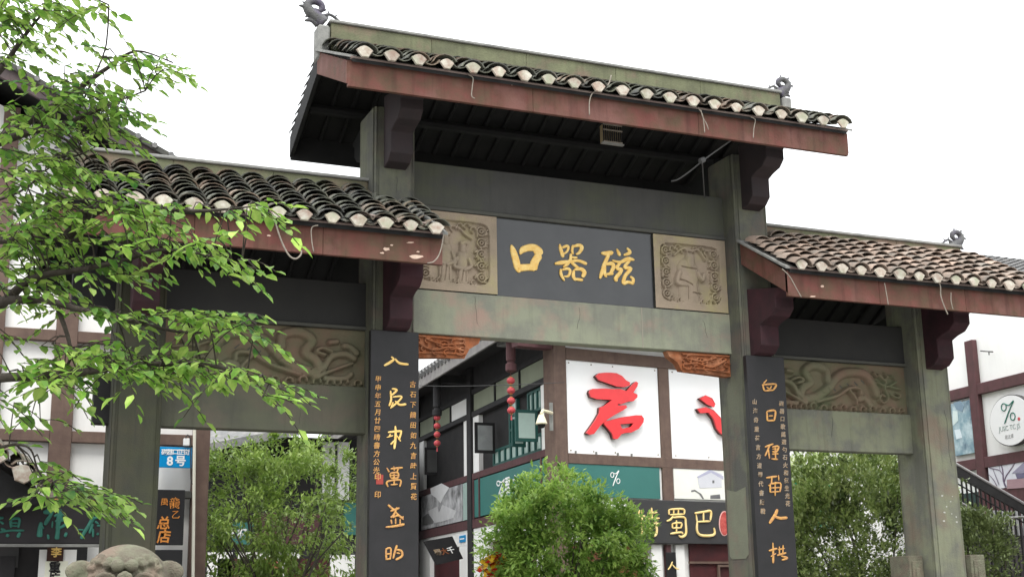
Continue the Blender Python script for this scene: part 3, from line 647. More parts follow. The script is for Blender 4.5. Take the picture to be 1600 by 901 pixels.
# ================================================================== PLANES OF THE STREET BUILDINGS
class Plane:
    def __init__(s, O, u, out):
        s.O = Vector((O[0], O[1], 0)); s.u = Vector((u[0], u[1], 0)).normalized(); n = Vector((-s.u.y, s.u.x, 0)); s.n = n if n.dot(Vector(out)) > 0 else -n
    def f(s, u, d, z): return s.O+s.u*u+s.n*d+Vector((0, 0, z))
    def px(s, x, y, d=0.):
        o = s.O+s.n*d; r = ray(x, y); rn = r.dot(s.n); t = (o-Vector((CAM.x, CAM.y, 0))).dot(s.n)/rn; p = CAM+r*t
        return (p-s.O).dot(s.u), p.z
    def box(s, name, u0, u1, z0, z1, d0, d1, m, parent, bevel=0):
        u0, u1 = sorted((u0, u1)); z0, z1 = sorted((z0, z1))
        return box(name, (u0, d0, z0), (u1, d1, z1), m, parent, f=s.f, bevel=bevel)
    def pbox(s, name, xa, ya, xb, yb, d0, d1, m, parent, bevel=0):     # box from two opposite photo corners
        a = s.px(xa, ya, d1); b = s.px(xb, yb, d1); return s.box(name, a[0], b[0], a[1], b[1], d0, d1, m, parent, bevel)
    def txt(s, name, ch, x, y, d, size, m, parent, **k):
        u, z = s.px(x, y, d); flip = 1 if s.u.cross(Vector((0, 0, 1))).dot(s.n) > 0 else -1
        return letters(name, ch, s.f(u, d, z), s.u*flip, (0, 0, 1), size, m, parent, **k)

# ------------------------------------------------------------------ corner house (two facades)
O_ = at(868, 709, 12)
WG = Plane(O_, (.0744, .9972), (-1, 0, 0))       # long facade running back along the street
FR = Plane(O_, (.9921, .1246), (0, -1, 0))       # facade turned to the square
ch = thing('corner_house', 'half timbered two storey corner house seen through the middle opening', 'house', (O_.x, O_.y, 0))
WG.box('wall', 1.1, 60, 0, 9.3, -.9, -.25, interior, ch); WG.box('wall', .30, 1.09, 0, 8.9, -.5, -.25, white, ch)
FR.box('wall', .25, 16, 0, 9.3, -.7, -.12, white, ch)
FR.box('post', -.02, .36, 0, 8.95, -.5, .06, timber, ch, .01)
# long facade
ZS = [(4.02, 4.30), (5.52, 5.72)]
bays = [0.30, 7.65, 14.3, 20.6, 27, 33.4, 40, 46, 52, 58]
for i, u in enumerate(bays):
    if i: WG.box('post', u-.22, u+.22, 0, 9.1, -.25, .06, timberd if i else timber, ch, .01)
for i in range(len(bays)-1):
    a, b = bays[i]+.24, bays[i+1]-.24
    for z0, z1 in ZS: WG.box('beam', a, b, z0, z1, -.24, .03, timberp, ch, .008)
    WG.box('beam', a, b, 7.50, 7.66, -.24, .03, timberd, ch, .008)
    WG.box('beam', a, b, 8.22, 8.36, -.24, .02, timberd, ch, .008)
    n = 3
    for k in range(n):
        c0 = a+(b-a)*k/n; c1 = a+(b-a)*(k+1)/n
        WG.box('wall_panel', c0+.04, c1-.04, 7.67, 8.21, -.2, -.04, palep if i == 0 or k else white, ch)
        if k: WG.box('mullion', c0-.035, c0+.035, 7.665, 8.215, -.2, .01, timberd, ch)
    WG.box('wall_panel', a+.0, a+.55, 5.73, 7.49, -.2, -.02, white, ch)
    WG.box('wall_panel', b-.6, b, 5.73, 7.49, -.2, -.02, white, ch)
    WG.box('wall_panel', a, b, 8.37, 9.1, -.2, -.05, timberd, ch)
    # ground floor: white wall with a door opening
    WG.box('wall_panel', a, b, 3.55, 4.015, -.2, -.01, white, ch)
    WG.box('wall_panel', a, a+1.1, 0, 3.545, -.2, -.01, white, ch); WG.box('wall_panel', b-1.5, b, 0, 3.545, -.2, -.01, white, ch)
    WG.box('door', a+1.12, b-1.52, 0, 3.54, -.22, -.15, doorr, ch)
    if i: WG.box('window', a+.6, b-.65, 5.75, 7.48, -.22, -.12, interior, ch)
# first bay: lattice window, open sashes
a, b = .98, 5.55
win = WG.box('window', a, 6.9, 5.74, 7.49, -.24, -.16, interior, ch)
def lat(u0, u1, z0, z1, nu, nz):
    for i in range(nu):
        for j in range(nz):
            ua = u0+(u1-u0)*i/nu; ub = u0+(u1-u0)*(i+1)/nu; za = z0+(z1-z0)*j/nz; zb = z0+(z1-z0)*(j+1)/nz
            WG.box('pane', ua+.05, ub-.05, za+.04, zb-.04, -.13, -.11, glass, win)
    for i in range(nu+1): u = u0+(u1-u0)*i/nu; WG.box('glazing_bar', u-.05, u+.05, z0-.02, z1+.02, -.155, -.06, tealg, win)
    for j in range(nz+1): z = z0+(z1-z0)*j/nz; WG.box('glazing_bar', u0, u1, z-.035, z+.035, -.158, -.065, tealg, win)
lat(1.25, 5.5, 5.78, 6.20, 8, 1); lat(3.3, 3.95, 6.22, 7.45, 1, 3); lat(1.2, 2.3, 6.9, 7.45, 3, 1)
def sash(x0, y0, x1, y1, Y, gm):
    P0 = at(x0, y0, Y); P1 = at(x1, y1, Y)
    xa, xb = sorted((P0.x, P1.x)); za, zb = sorted((P0.z, P1.z))
    w = thing_part = box('casement', (xa, Y, za), (xb, Y+.06, zb), tealg if gm is glass else timberd, ch, bevel=.006)
    box('pane', (xa+.09, Y-.012, za+.09), (xb-.09, Y+.072, zb-.09), gm, w)
sash(742, 659, 774, 708, 17.3, glassg); sash(805, 639, 841, 690, 13.2, glass); sash(800, 654, 822, 698, 14.0, glass)
sash(664, 698, 706, 742, 24, mat('grey_pane', (.12, .12, .12), (.10, .10, .10), None, 3, .3, 0))
# eave of the long facade, with drop columns
g = G(); u0, u1 = -.3, 60
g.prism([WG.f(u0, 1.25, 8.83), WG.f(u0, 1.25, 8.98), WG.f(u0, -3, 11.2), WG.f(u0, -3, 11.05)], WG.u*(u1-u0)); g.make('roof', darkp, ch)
WG.box('soffit', -.3, 60, 9.105, 9.15, -.9, 1.2, timberd, ch)
rf = WG.box('eave_board', -.3, 60, 8.62, 8.96, 1.26, 1.33, mat('pale_eave_board', (.22, .20, .20), (.28, .27, .25), None, 3, .8, .2), ch)
g = G()
for k in range(150):
    u = -.2+k*.4
    for q in range(3): g.tube([WG.f(u, 1.42-q*.28, 8.99+q*.145), WG.f(u, 1.12-q*.28, 9.16+q*.145)], [.13, .12], 6)
o = g.make('roof_tile', rooff, ch); o['kind'] = 'stuff'
for (px_, y0, y1, off) in ((798, 545, 582, 1.0), (683, 600, 651, 1.0), (610, 640, 690, 1.0)):
    u, zt = WG.px(px_, y0, off); _, zb = WG.px(px_, y1, off)
    g = G(); c = WG.f(u, off, 0); V3 = lambda z: c+Vector((0, 0, z))
    g.tube([V3(zt+.5), V3(zb+.32), V3(zb+.30), V3(zb+.26), V3(zb+.22), V3(zb+.05), V3(zb)], [.13, .13, .10, .10, .15, .15, .08], 12); g.make('drop_column', timberp if px_ > 790 else timberd, ch)
    WG.box('cross_beam', u-.07, u+.07, zt+.05, zt+.30, 0, off, timberp if px_ > 790 else timberd, ch)
FR.box('cross_beam', -1.1, -.03, 8.30, 8.52, -.3, .02, timberp, ch)
# front facade towards the square
def fr(name, xa, ya, xb, yb, d0, d1, m): return FR.pbox(name, xa, ya, xb, yb, d0, d1, m, ch, .008)
u_a, z_t = FR.px(880, 561); u_b, _ = FR.px(1027, 572); u_c, _ = FR.px(1043, 573)
z_b = FR.px(880, 707)[1]; z_m = FR.px(880, 721)[1]; z_n = FR.px(885, 775)[1]
FR.box('beam', .37, 15, z_t, z_t+.32, -.1, .055, timber, ch, .01)
FR.box('roof_slab', -.6, 15.4, z_t+.62, z_t+.82, -2, .8, rooff, ch, .01)
FR.box('beam', .37, 15, z_b-.27, z_b, -.1, .05, timber, ch, .01)
FR.box('white_panel', .40, u_b-.01, z_b+.003, z_t-.003, -.1, .0, whitep, ch)
FR.box('post', u_b, u_c, 3.6, z_t-.003, -.1, .045, timber, ch, .01)
FR.box('white_panel', u_c+.01, u_c+2.55, z_b+.003, z_t-.003, -.1, .0, whitep, ch)
FR.box('post', u_c+2.56, u_c+2.85, 3.6, z_t-.003, -.1, .045, timber, ch, .01)
FR.box('white_panel', u_c+2.86, u_c+5.4, z_b+.003, z_t-.003, -.1, .0, whitep, ch)
FR.box('post', u_c+5.41, u_c+5.7, 0, z_t-.003, -.1, .045, timber, ch, .01)
FR.box('wall_panel', .37, 15, z_m-1.2, z_m-.003, -.1, -.02, white, ch)
for uu_ in (.48, 1.2, 1.9, u_b-.1, u_c+.15, u_c+1.3, u_c+2.4):
    for zz_ in (z_b+.08, z_t-.08): g = G(); g.tube([FR.f(uu_, -.005, zz_), FR.f(uu_, .012, zz_)], .022, 6); g.make('screw', cablem, ch)
for uu_ in (.6, 1.25, 1.95, 2.4): FR.box('lamp_stub', uu_, uu_+.03, z_b-.02, z_b+.07, .0, .06, coping, ch)
# ground floor of the front facade
def frp(name, xa, ya, xb, yb, d0, d1, m): return FR.pbox(name, xa, ya, xb, yb, d0, d1, m, ch, .006)
frp('post', 1012, 850, 1017, 1000, -.1, .05, timber); frp('post', 1041, 850, 1055, 1000, -.1, .04, timberp); frp('white_panel', 1017.5, 850, 1040.5, 1000, -.1, .0, white)
frp('white_panel', 1055.5, 850, 1076, 1000, -.1, .0, white)
do = frp('door', 1077, 848, 1180, 1000, -.1, -.04, doorr)
for yy in (878,): u, z = FR.px(1077, yy, 0); u2, _ = FR.px(1180, yy, 0); FR.box('door_rail', u, u2, z-.03, z+.03, -.039, .02, timber, do)
u, z = FR.px(1122, 885, .02); FR.box('door_frame', u, u+.06, 0, z, -.039, .03, timber, do); FR.box('door_frame', u, u+1, z, z+.06, -.039, .03, timber, do)
frp('door', 885, 850, 1011, 1000, -.1, -.03, mat('orange_brown_shopfront', (.20, .07, .03), (.10, .03, .02), None, 2, .6, .1))

# signs on the corner house
def sgn(name, label, cat='sign', loc=(0, 0, 0), group=None): return thing(name, label, cat, loc, group)
red = sgn('wall_lettering', 'huge red brush-written letters standing off the white upper wall of the corner house', 'sign', tuple(FR.f(2, 0, 7)))
scb = 6.93
def fm(x0, y0, s): return lambda x, y: (lambda q: FR.f(q[0], .10, q[1]))(FR.px(x0+x/s, y0+y/s, .10))
ffb = fm(900, 570, scb)
polysA = [[(205, 120), (240, 90), (300, 84), (360, 84), (430, 90), (490, 120), (530, 165), (575, 190), (570, 225), (510, 240), (440, 235), (340, 200), (240, 165)]]
polysB = [[(135, 300), (145, 272), (170, 260), (300, 256), (400, 262), (470, 262), (540, 282), (600, 212), (640, 180), (662, 195), (655, 230), (610, 300), (655, 320), (655, 350), (610, 392), (560, 395), (480, 425), (440, 420), (450, 440), (530, 435), (545, 460), (500, 490), (400, 545), (330, 590), (250, 660), (185, 745), (140, 755), (105, 735), (130, 700), (200, 600), (245, 520), (250, 460), (300, 440), (380, 378), (220, 370), (150, 345)]]
polysC = [[(295, 610), (340, 602), (480, 566), (640, 545), (700, 545), (725, 580), (720, 620), (670, 690), (590, 730), (520, 735), (480, 750), (440, 800), (400, 800), (380, 740), (330, 680), (295, 640)], [(470, 642), (612, 630), (590, 668), (490, 690)]]
polysD = [[(1075, 325), (1110, 308), (1150, 325), (1170, 360), (1162, 377), (1120, 360)]]
polysE = [[(1060, 388), (1110, 381), (1160, 398), (1200, 440), (1230, 500), (1240, 560), (1205, 542), (1180, 510), (1160, 450), (1130, 412), (1080, 415)]]
ffd = fm(820, 540, 3.953)
for nm, po, ff in (('red_stroke', polysA, ffb), ('red_stroke', polysB, ffb), ('red_stroke', polysC, ffb), ('red_stroke', polysD, ffd), ('red_stroke', polysE, ffd)):
    body = outline('letter_stroke', po, ff, redside, red, FR.n*-1, .10)
    # red face a little smaller, proud of the dark side
    cxm = sum(p[0] for p in po[0])/len(po[0]); cym = sum(p[1] for p in po[0])/len(po[0])
    fc = outline('letter_face', po, lambda x, y, c=(cxm, cym), q=ff: q(x, y)+FR.n*.001, redm, body, FR.n, .045)
    bm = bmesh.new(); bm.from_mesh(fc.data); bmesh.ops.remove_doubles(bm, verts=bm.verts, dist=.0005)
    ed = [e for e in bm.edges if len(e.link_faces) == 2 and e.calc_face_angle(0) > .8 and all((v.co-FR.f(0, .12, 0)).dot(FR.n) > 0 for v in e.verts)]
    bmesh.ops.bevel(bm, geom=ed, offset=.03, segments=3, affect='EDGES', clamp_overlap=True); bm.to_mesh(fc.data); bm.free()
    fc.data.polygons.foreach_set('use_smooth', [True]*len(fc.data.polygons)); fc.data.set_sharp_from_angle(angle=R(30))
tl = sgn('teal_signboard', 'long teal signboard with a white percent mark between the upper and lower floor, front wall', 'signboard', tuple(FR.f(2, 0, 5)))
a_ = FR.px(885, 722); b_ = FR.px(1031, 776)
FR.box('board', a_[0], b_[0], b_[1]-.05, a_[1]-.02, -.015, .03, teal, tl)
def percent(plane, x, y, s, d, m, parent, px, lean=1.0):
    f = lambda a, b: (lambda q: plane.f(q[0], d, q[1]))(plane.px(x+a*s, y+b*s, d))
    st = [[(1.1*math.cos(t)*.8-1.5, 1.3*math.sin(t)-1.9, .45) for t in [k*2*math.pi/10 for k in range(11)]],
          [(1.1*math.cos(t)*.8+1.7, 1.3*math.sin(t)+1.4, .45) for t in [k*2*math.pi/10 for k in range(11)]],
          [(-.8, -2.9, .3), (.4, -2.6, .35), (2.0, -4.2, .4), (.6, -1, .6), (-1.2, 4.0, .8)]]
    return brush('percent_mark', st, f, px*s, m, parent, plane.n, .01)
percent(FR, 961, 747, 2.9, .034, whitel, tl, 33/FPX)
wl = sgn('teal_signboard', 'teal signboard with white percent mark along the street side of the corner house', 'signboard', tuple(WG.f(4, 0, 5)))
WG.box('board', .75, 7.1, 4.34, 5.48, -.02, .05, teal, wl)
for u in (.95, 6.55, 7.15): WG.box('board_frame', u-.05, u+.05, 4.31, 5.50, -.02, .08, timberp, wl)
percent(WG, 783, 760, 2.8, .055, whitel, wl, 60/FPX)
for i, c in enumerate('君之'): WG.txt('white_character', c, 793+i*12, 758-i*3, .056, .52, whitel, wl, depth=.01)
WG.txt('white_lettering', 'JUSC TC', 786, 773, .056, .22, whitel, wl, depth=.01)
mu = sgn('wall_picture', 'pale ink picture of a gabled house beside the teal signboard, above the black shop sign', 'picture', tuple(FR.f(5, 0, 5)))
a_ = FR.px(1051, 730); b_ = FR.px(1137, 781); FR.box('picture_board', a_[0], b_[0]+.2, b_[1], a_[1], -.01, .03, mat('ivory_board', (.78, .78, .72), (.74, .74, .68), None, 2, .6, 0), mu)
fmu = lambda x, y: (lambda q: FR.f(q[0], .032, q[1]))(FR.px(1080+x/4.505, 701+y/4.505, .032))
outline('painted_house', [[(45, 190), (140, 145), (215, 175), (215, 270), (60, 275), (50, 240)]], fmu, mat('pale_grey_print', (.55, .56, .6), (.6, .6, .64)), mu, FR.n, .004)
outline('painted_roof', [[(38, 195), (130, 145), (225, 190), (225, 215), (140, 165), (50, 205)]], fmu, mat('lilac_print', (.38, .38, .5), (.45, .45, .55)), mu, FR.n, .007)
outline('painted_roof', [[(0, 290), (25, 285), (70, 315), (90, 350), (80, 350), (55, 315), (25, 296), (0, 302)]], fmu, mat('grey_print', (.15, .15, .16), (.2, .2, .2)), mu, FR.n, .007)
outline('painted_window', [[(148, 220), (162, 220), (162, 240), (148, 240)]], fmu, mat('grey_print', (.15, .15, .16)), mu, FR.n, .009)
outline('painted_wall', [[(135, 325), (200, 318), (205, 348), (135, 348)]], fmu, mat('grey_print', (.15, .15, .16)), mu, FR.n, .009)
bs = sgn('shop_sign', 'long black shop signboard with cream-outlined gold characters and a red seal', 'shop sign', tuple(FR.f(5, 0, 4)))
a_ = FR.px(985, 779, .12); b_ = FR.px(1180, 850, .12); FR.box('board', a_[0], b_[0], b_[1], a_[1], .0, .12, mat('matt_black_board', (.045, .045, .048), (.05, .05, .05), None, 2, .6, 0), bs, .01)
fbs = lambda x, y: (lambda q: FR.f(q[0], .125, q[1]))(FR.px(1000+x/6.88, 770+y/6.88, .125)); ubs = 1/6.88*33/FPX
cg = mat('cream_gold_letter', (.85, .62, .22), (.88, .70, .35), None, 6, .5, 0)
shu = [[(310, 175, 22), (310, 230, 24)], [(310, 175, 22), (460, 170, 26), (475, 220, 24)], [(360, 180, 18), (358, 220, 18)], [(410, 178, 18), (408, 220, 18)], [(318, 232, 22), (470, 225, 24)],
       [(355, 235, 22), (330, 280, 26), (285, 300, 22)], [(345, 262, 24), (470, 258, 28), (490, 330, 28), (490, 440, 32), (440, 470, 30), (415, 450, 18)],
       [(345, 325, 20), (345, 375, 20)], [(345, 325, 20), (440, 320, 22), (435, 375, 20)], [(345, 375, 20), (435, 372, 20)], [(390, 290, 22), (390, 425, 22)], [(325, 435, 28), (440, 420, 24), (455, 440, 20)]]
ba = [[(585, 215, 24), (690, 200, 28), (760, 195, 30), (755, 290, 26)], [(600, 225, 14), (612, 305, 26)], [(680, 210, 22), (680, 300, 22)], [(612, 308, 24), (750, 300, 26)], [(612, 300, 26), (610, 400, 30), (650, 450, 32), (760, 455, 32), (800, 430, 30), (790, 370, 22)]]
te = [[(122, 155, 18), (125, 210, 26), (125, 270, 26)], [(75, 215, 24), (180, 205, 28)], [(60, 275, 28), (205, 268, 28)], [(70, 335, 26), (210, 325, 28)], [(165, 290, 26), (178, 400, 30), (165, 450, 28), (130, 465, 20)], [(100, 370, 24), (130, 405, 22)],
      [(20, 180, 22), (20, 460, 26)], [(-20, 250, 24), (50, 245, 24)], [(-20, 340, 22), (50, 320, 22)], [(-10, 180, 18), (-20, 230, 20)]]
for st in (shu, ba, te): brush('gold_character', st, fbs, ubs, cg, bs, FR.n, .03)
sealc = [(905+48*math.cos(t)*1.0, 325+125*math.sin(t)) for t in [k*2*math.pi/20 for k in range(20)]]
sealo = [(905+58*math.cos(t), 325+135*math.sin(t)) for t in [k*2*math.pi/20 for k in range(20)]]
outline('seal_rim', [sealo], fbs, mat('pale_seal_rim', (.75, .45, .42), (.75, .45, .42)), bs, FR.n, .01); outline('seal', [sealc], fbs, mat('dull_red_seal', (.42, .04, .04), (.55, .12, .10), None, 9, .6, 0), bs, FR.n, .02)
nb = sgn('vertical_plaque', 'narrow black upright plaque with one gold character under the black shop sign', 'plaque', tuple(FR.f(4.5, 0, 3)))
a_ = FR.px(1041, 862, .09); b_ = FR.px(1062, 1000, .09); FR.box('board', a_[0], b_[0], b_[1], a_[1], .045, .09, boardm, nb, .008)
brush('gold_character', [[(348, 735, 18), (325, 790, 18), (300, 820, 16)], [(345, 765, 14), (385, 805, 20), (420, 815, 18)]], lambda x, y: (lambda q: FR.f(q[0], .092, q[1]))(FR.px(1000+x/6.88, 770+y/6.88, .092)), ubs, cg, nb, FR.n, .015)
# grey portrait-like ink panel, tilted sign and small blue plate on the street side
gp = sgn('wall_picture', 'grey ink-wash picture panel on the street side left of the teal signboard', 'picture', tuple(WG.f(11, 0, 5)))
WG.box('picture_board', 8.5, 13.6, 4.33, 5.50, -.02, .03, greymural, gp)
fgp = lambda x, y: (lambda q: WG.f(q[0], .033, q[1]))(WG.px(655+x/7.45, 780+y/7.45, .033))
outline('painted_shape', [[(105, 130), (210, 80), (230, 150), (270, 60), (430, 130), (400, 210), (280, 250), (180, 270), (120, 170)]], fgp, mat('pale_grey_wash', (.50, .50, .51), (.6, .6, .6)), gp, WG.n, .005)
outline('painted_shape', [[(130, -130), (260, -190), (350, -140), (300, -60), (250, 40), (200, -20), (140, -60)]], fgp, mat('light_wash', (.72, .72, .73), (.66, .66, .66)), gp, WG.n, .005)
outline('painted_shape', [[(40, 210), (100, 160), (170, 250), (160, 280), (40, 300)]], fgp, mat('dark_wash', (.12, .12, .12), (.2, .2, .2)), gp, WG.n, .008)
WG.box('panel_edge', 7.95, 8.45, 4.33, 5.50, -.02, .02, glass, gp)
ts = sgn('hanging_signboard', 'black signboard with mixed lettering hung askew over the street-side doorway', 'signboard', tuple(at(692, 860, 20)))
P4 = [at(662, 845, 20), at(707, 837, 20), at(724, 872, 20.0), at(682, 882, 20)]
g = G(); g.prism(P4, (0, .08, 0)); tb = g.make('board', boardm, ts, bevel=.01)
ux = (P4[1]-P4[0]).normalized(); uy = (P4[0]-P4[3]).normalized()
for i, (c, m_) in enumerate((('蜀', wg), ('大', orangew), ('千', whitel))):
    letters('painted_character', c, P4[0]*.5+P4[3]*.5+ux*(.25+.22*i)+Vector((0, -.02, -.02)), ux, uy, .24, m_, tb, .008)
pl = sgn('number_plate', 'small blue plate on the white wall right of the askew signboard', 'plate', tuple(at(722, 841, 20)))
u, z = WG.px(718, 847, .01); u2, z2 = WG.px(727, 835, .01); WG.box('plate', u, u2, z, z2, -.005, .02, blue, pl); WG.box('plate_line', u-.08, u2+.08, (z+z2)/2-.02, (z+z2)/2+.02, .02, .024, whitel, pl)

# security camera dome on the corner post
dc = thing('dome_camera', 'cream dome security camera on a bracket at the house corner', 'security camera', tuple(at(847, 660, 11.6)))
Yc = 11.55
def lathe(name, c, prof, m, parent, n=20, smooth=True):
    V = []; F = []
    for r_, z in prof:
        for i in range(n): a = 2*math.pi*i/n; V.append((c.x+r_*math.cos(a), c.y+r_*math.sin(a), c.z+z))
    for k in range(len(prof)-1):
        for i in range(n): F.append((k*n+i, k*n+(i+1) % n, (k+1)*n+(i+1) % n, (k+1)*n+i))
    F.append(tuple(range(n))[::-1]); F.append(tuple(range((len(prof)-1)*n, len(prof)*n)))
    return obj(name, V, F, m, parent, smooth)
c = at(846, 657, Yc); k = 31.2/FPX
lathe('housing', c, [(4*k, 11*k), (5*k, 9*k), (7.5*k, 3*k), (9*k, -2*k), (10*k, -4*k), (10*k, -6*k), (7*k, -6.2*k)], cream, dc)
lathe('dome', c, [(6.8*k, -6*k), (6.3*k, -9*k), (4*k, -12*k), (1*k, -13*k)], interior, dc)
g = G(); g.tube([at(846, 646, Yc), at(848, 641, Yc), at(856, 643, Yc+.05), at(862, 645, Yc+.3)], .045, 8); g.make('bracket_arm', cream, dc)
g = G(); g.box(tuple(at(860, 672, 11.9)), tuple(at(862.5, 629, 11.95))); g.make('mounting_plate', coping, dc)
# lantern strings
def lantern_string(px_, ys, off, label):
    u, zt = WG.px(px_, ys[0]-12, off); top = WG.f(u, off, zt+.15)
    t = thing('lantern_string', label, 'lanterns', tuple(top), 'lantern strings under the eaves')
    zs = [WG.px(px_, y, off)[1] for y in ys]
    g = G(); g.tube([top, WG.f(u, off, zs[-1]-.2)], .012, 5); g.make('cord', redside, t)
    for z in zs:
        c = WG.f(u, off, z); L_ = lathe('lantern', c, [(.04, .085), (.08, .07), (.105, .03), (.112, 0), (.105, -.03), (.08, -.07), (.04, -.085)], lant, t, 14)
        lathe('lantern_cap', c, [(.045, .105), (.045, .086)], goldd, L_, 10); lathe('lantern_cap', c, [(.045, -.086), (.045, -.105)], goldd, L_, 10)
    g = G(); g.tube([WG.f(u, off, zs[-1]-.11), WG.f(u, off, zs[-1]-.26)], [.015, .025], 6); g.make('tassel', lant, t)
lantern_string(798, (594.5, 610, 626, 641), 1.0, 'string of four red lanterns hanging nearer the house corner, under the plum drop column')
lantern_string(683, (652, 665, 678.5, 692), 1.0, 'string of four red lanterns hanging farther down the street, against the dark window')
wr = G(); P = [at(655, 602, 11), at(700, 603, 11), at(760, 602, 11), at(820, 600, 11), at(882, 597, 11.8)]; wr.tube(smoothpath(P), .008, 5); tag(wr.make('overhead_cable', cabled), 'thin dark cable stretched across the street in front of the corner house', 'cable')

# ------------------------------------------------------------------ gabled house on the left
LB = Plane((-9, 5.0), (1, 0), (0, -1, 0))
lh = thing('gable_house', 'white half timbered house with a sloping gable behind the left of the gateway', 'house', (-9, 5.5, 0))
XR = -5.33; _q0 = at(0, 88, 4.08); _q1 = at(280, 247, 4.08); XR0, ZR0, ZRS = _q0.x, _q0.z, (_q1.z-_q0.z)/(_q1.x-_q0.x)
zr = lambda x: ZR0+(x-XR0)*ZRS
g = G(); g.prism([(-17, 5.12, 0), (XR-.02, 5.12, 0), (XR-.02, 5.12, zr(XR)-.5), (-12.6, 5.12, zr(-12.6)-.45), (-17, 5.12, zr(-8.2)-.45)], (0, 18, 0)); g.make('wall', white, lh)
ph = [x for x in (-15.6, -13.4, -11.2)]
posts = [(-9.28, -9.0), (-8.13, -7.76), (-5.63, XR)]+[(-11.5, -11.2), (-13.7, -13.4)]
for a_, b_ in posts: LB.box('post', a_+9, b_+9, 0, zr((a_+b_)/2)-.45, -.12, .05, timber, lh, .01)
for z0, z1 in ((4.57, 4.77), (6.37, 6.57), (8.3, 8.48)):
    xs = sorted([-16.9]+[v for p in posts for v in p]+[XR])
    gaps = [(-16.9, -13.7), (-13.4, -11.5), (-11.2, -9.28), (-9.0, -8.13), (-7.76, -5.63)]
    for a_, b_ in gaps: LB.box('beam', a_+9.002, b_+8.998, z0, z1, -.12, .04, timber, lh, .008)
zz = 3.35; LB.box('beam', -7.7+9, -5.64+9, 3.62, 3.75, -.12, .10, concd, lh, .008)
for a_, b_ in ((-7.76, -5.63),): LB.box('wall_panel', a_+9.01, b_+8.99, 8.5, 9.6, -.12, -.02, mat('grey_gable_board', (.28, .26, .22), (.24, .22, .2)), lh)
for s in (1,):   # gable roof: right slope, barge boards and verge tiles
    P = [(-12.6, zr(-12.6)), (-4.9, zr(-4.9))]
    g = G(); g.prism([(P[0][0], 4.2, P[0][1]), (P[1][0], 4.2, P[1][1]), (P[1][0], 4.2, P[1][1]-.14), (P[0][0], 4.2, P[0][1]-.14)], (0, 18, 0)); g.make('roof', darkp, lh)
    g = G(); g.prism([(P[0][0], 4.12, P[0][1]-.10), (P[1][0], 4.12, P[1][1]-.10), (P[1][0], 4.12, P[1][1]-.36), (P[0][0], 4.12, P[0][1]-.36)], (0, .07, 0)); g.make('barge_board', mat('grey_plum_board', (.12, .085, .085), (.085, .07, .07), None, 4, .8, .2, 30, streak=.3), lh, bevel=.01)
    g = G(); g.prism([(P[0][0], 4.05, P[0][1]+.0), (P[1][0], 4.05, P[1][1]+.0), (P[1][0], 4.05, P[1][1]-.12), (P[0][0], 4.05, P[0][1]-.12)], (0, .07, 0)); g.make('verge', concd, lh, bevel=.01)
    Pl = [(-12.6, zr(-12.6)), (-17.5, zr(-12.6)-2.3)]
    g = G(); g.prism([(Pl[0][0], 4.2, Pl[0][1]), (Pl[1][0], 4.2, Pl[1][1]), (Pl[1][0], 4.2, Pl[1][1]-.14), (Pl[0][0], 4.2, Pl[0][1]-.14)], (0, 18, 0)); g.make('roof', darkp, lh)
    g = G()
    for k in range(26):
        x = -12.4+k*.3; z = zr(x)
        g.tube([(x, 4.01, z-.04), (x, 4.4, z-.04)], [.055, .055], 6)
    for k in range(26):
        for q in range(20): x = -12.4+k*.3; g.box((x-.13, 4.4+q*.8, zr(x)+.01), (x+.15, 5.0+q*.8, zr(x)+.07))
    o = g.make('roof_tile', rooff, lh); o['kind'] = 'stuff'
# small tiled canopy in front of it, bottom left
cp = thing('tiled_canopy', 'low tiled canopy edge at the bottom left above the green-lettered shop board', 'canopy', (-10, 3, 0))
cD = 3.0
def cpt(px_, py_, Y=cD): return at(px_, py_, Y)
canm = mat('mossy_canopy_tile', (.13, .13, .12), (.20, .19, .13), (.28, .2, .16), 4, .9, .4, 40)
a0 = cpt(-60, 668); a1 = cpt(58, 783)
g = G(); g.prism([cpt(-60, 690), cpt(60, 772), cpt(60, 786), cpt(-60, 800)], (0, 2.2, .55)); g.make('roof', darkp, cp)
for i, (px_, py_) in enumerate(((-32, 705), (-8, 712), (15, 722), (36, 740), (52, 758))):
    c = cpt(px_, py_, cD-.05)
    V, F = arc_tile(.44, .2, 1.5, .03, True); M = Matrix.Translation(c+Vector((0, 1.2, .34))) @ Matrix.Rotation(R(12), 4, 'X') @ Matrix.Rotation(R(24), 4, 'Y')
    obj('cap_tile', [M @ Vector(v) for v in V], F, canm, cp, True)
    V, F = arc_tile(.26, .10, .7, .02, False); M = Matrix.Translation(c+Vector((.24, .4, .02))) @ Matrix.Rotation(R(12), 4, 'X') @ Matrix.Rotation(R(24), 4, 'Y')
    obj('pan_tile', [M @ Vector(v) for v in V], F, canm, cp, True)
    if i in (0, 1, 3): inst('eave_plug', plugme, Matrix.Translation(c+Vector((.0, -.27, .0))) @ Matrix.Rotation(R(20), 4, 'Y') @ Matrix.Scale(1.35, 4), cp)
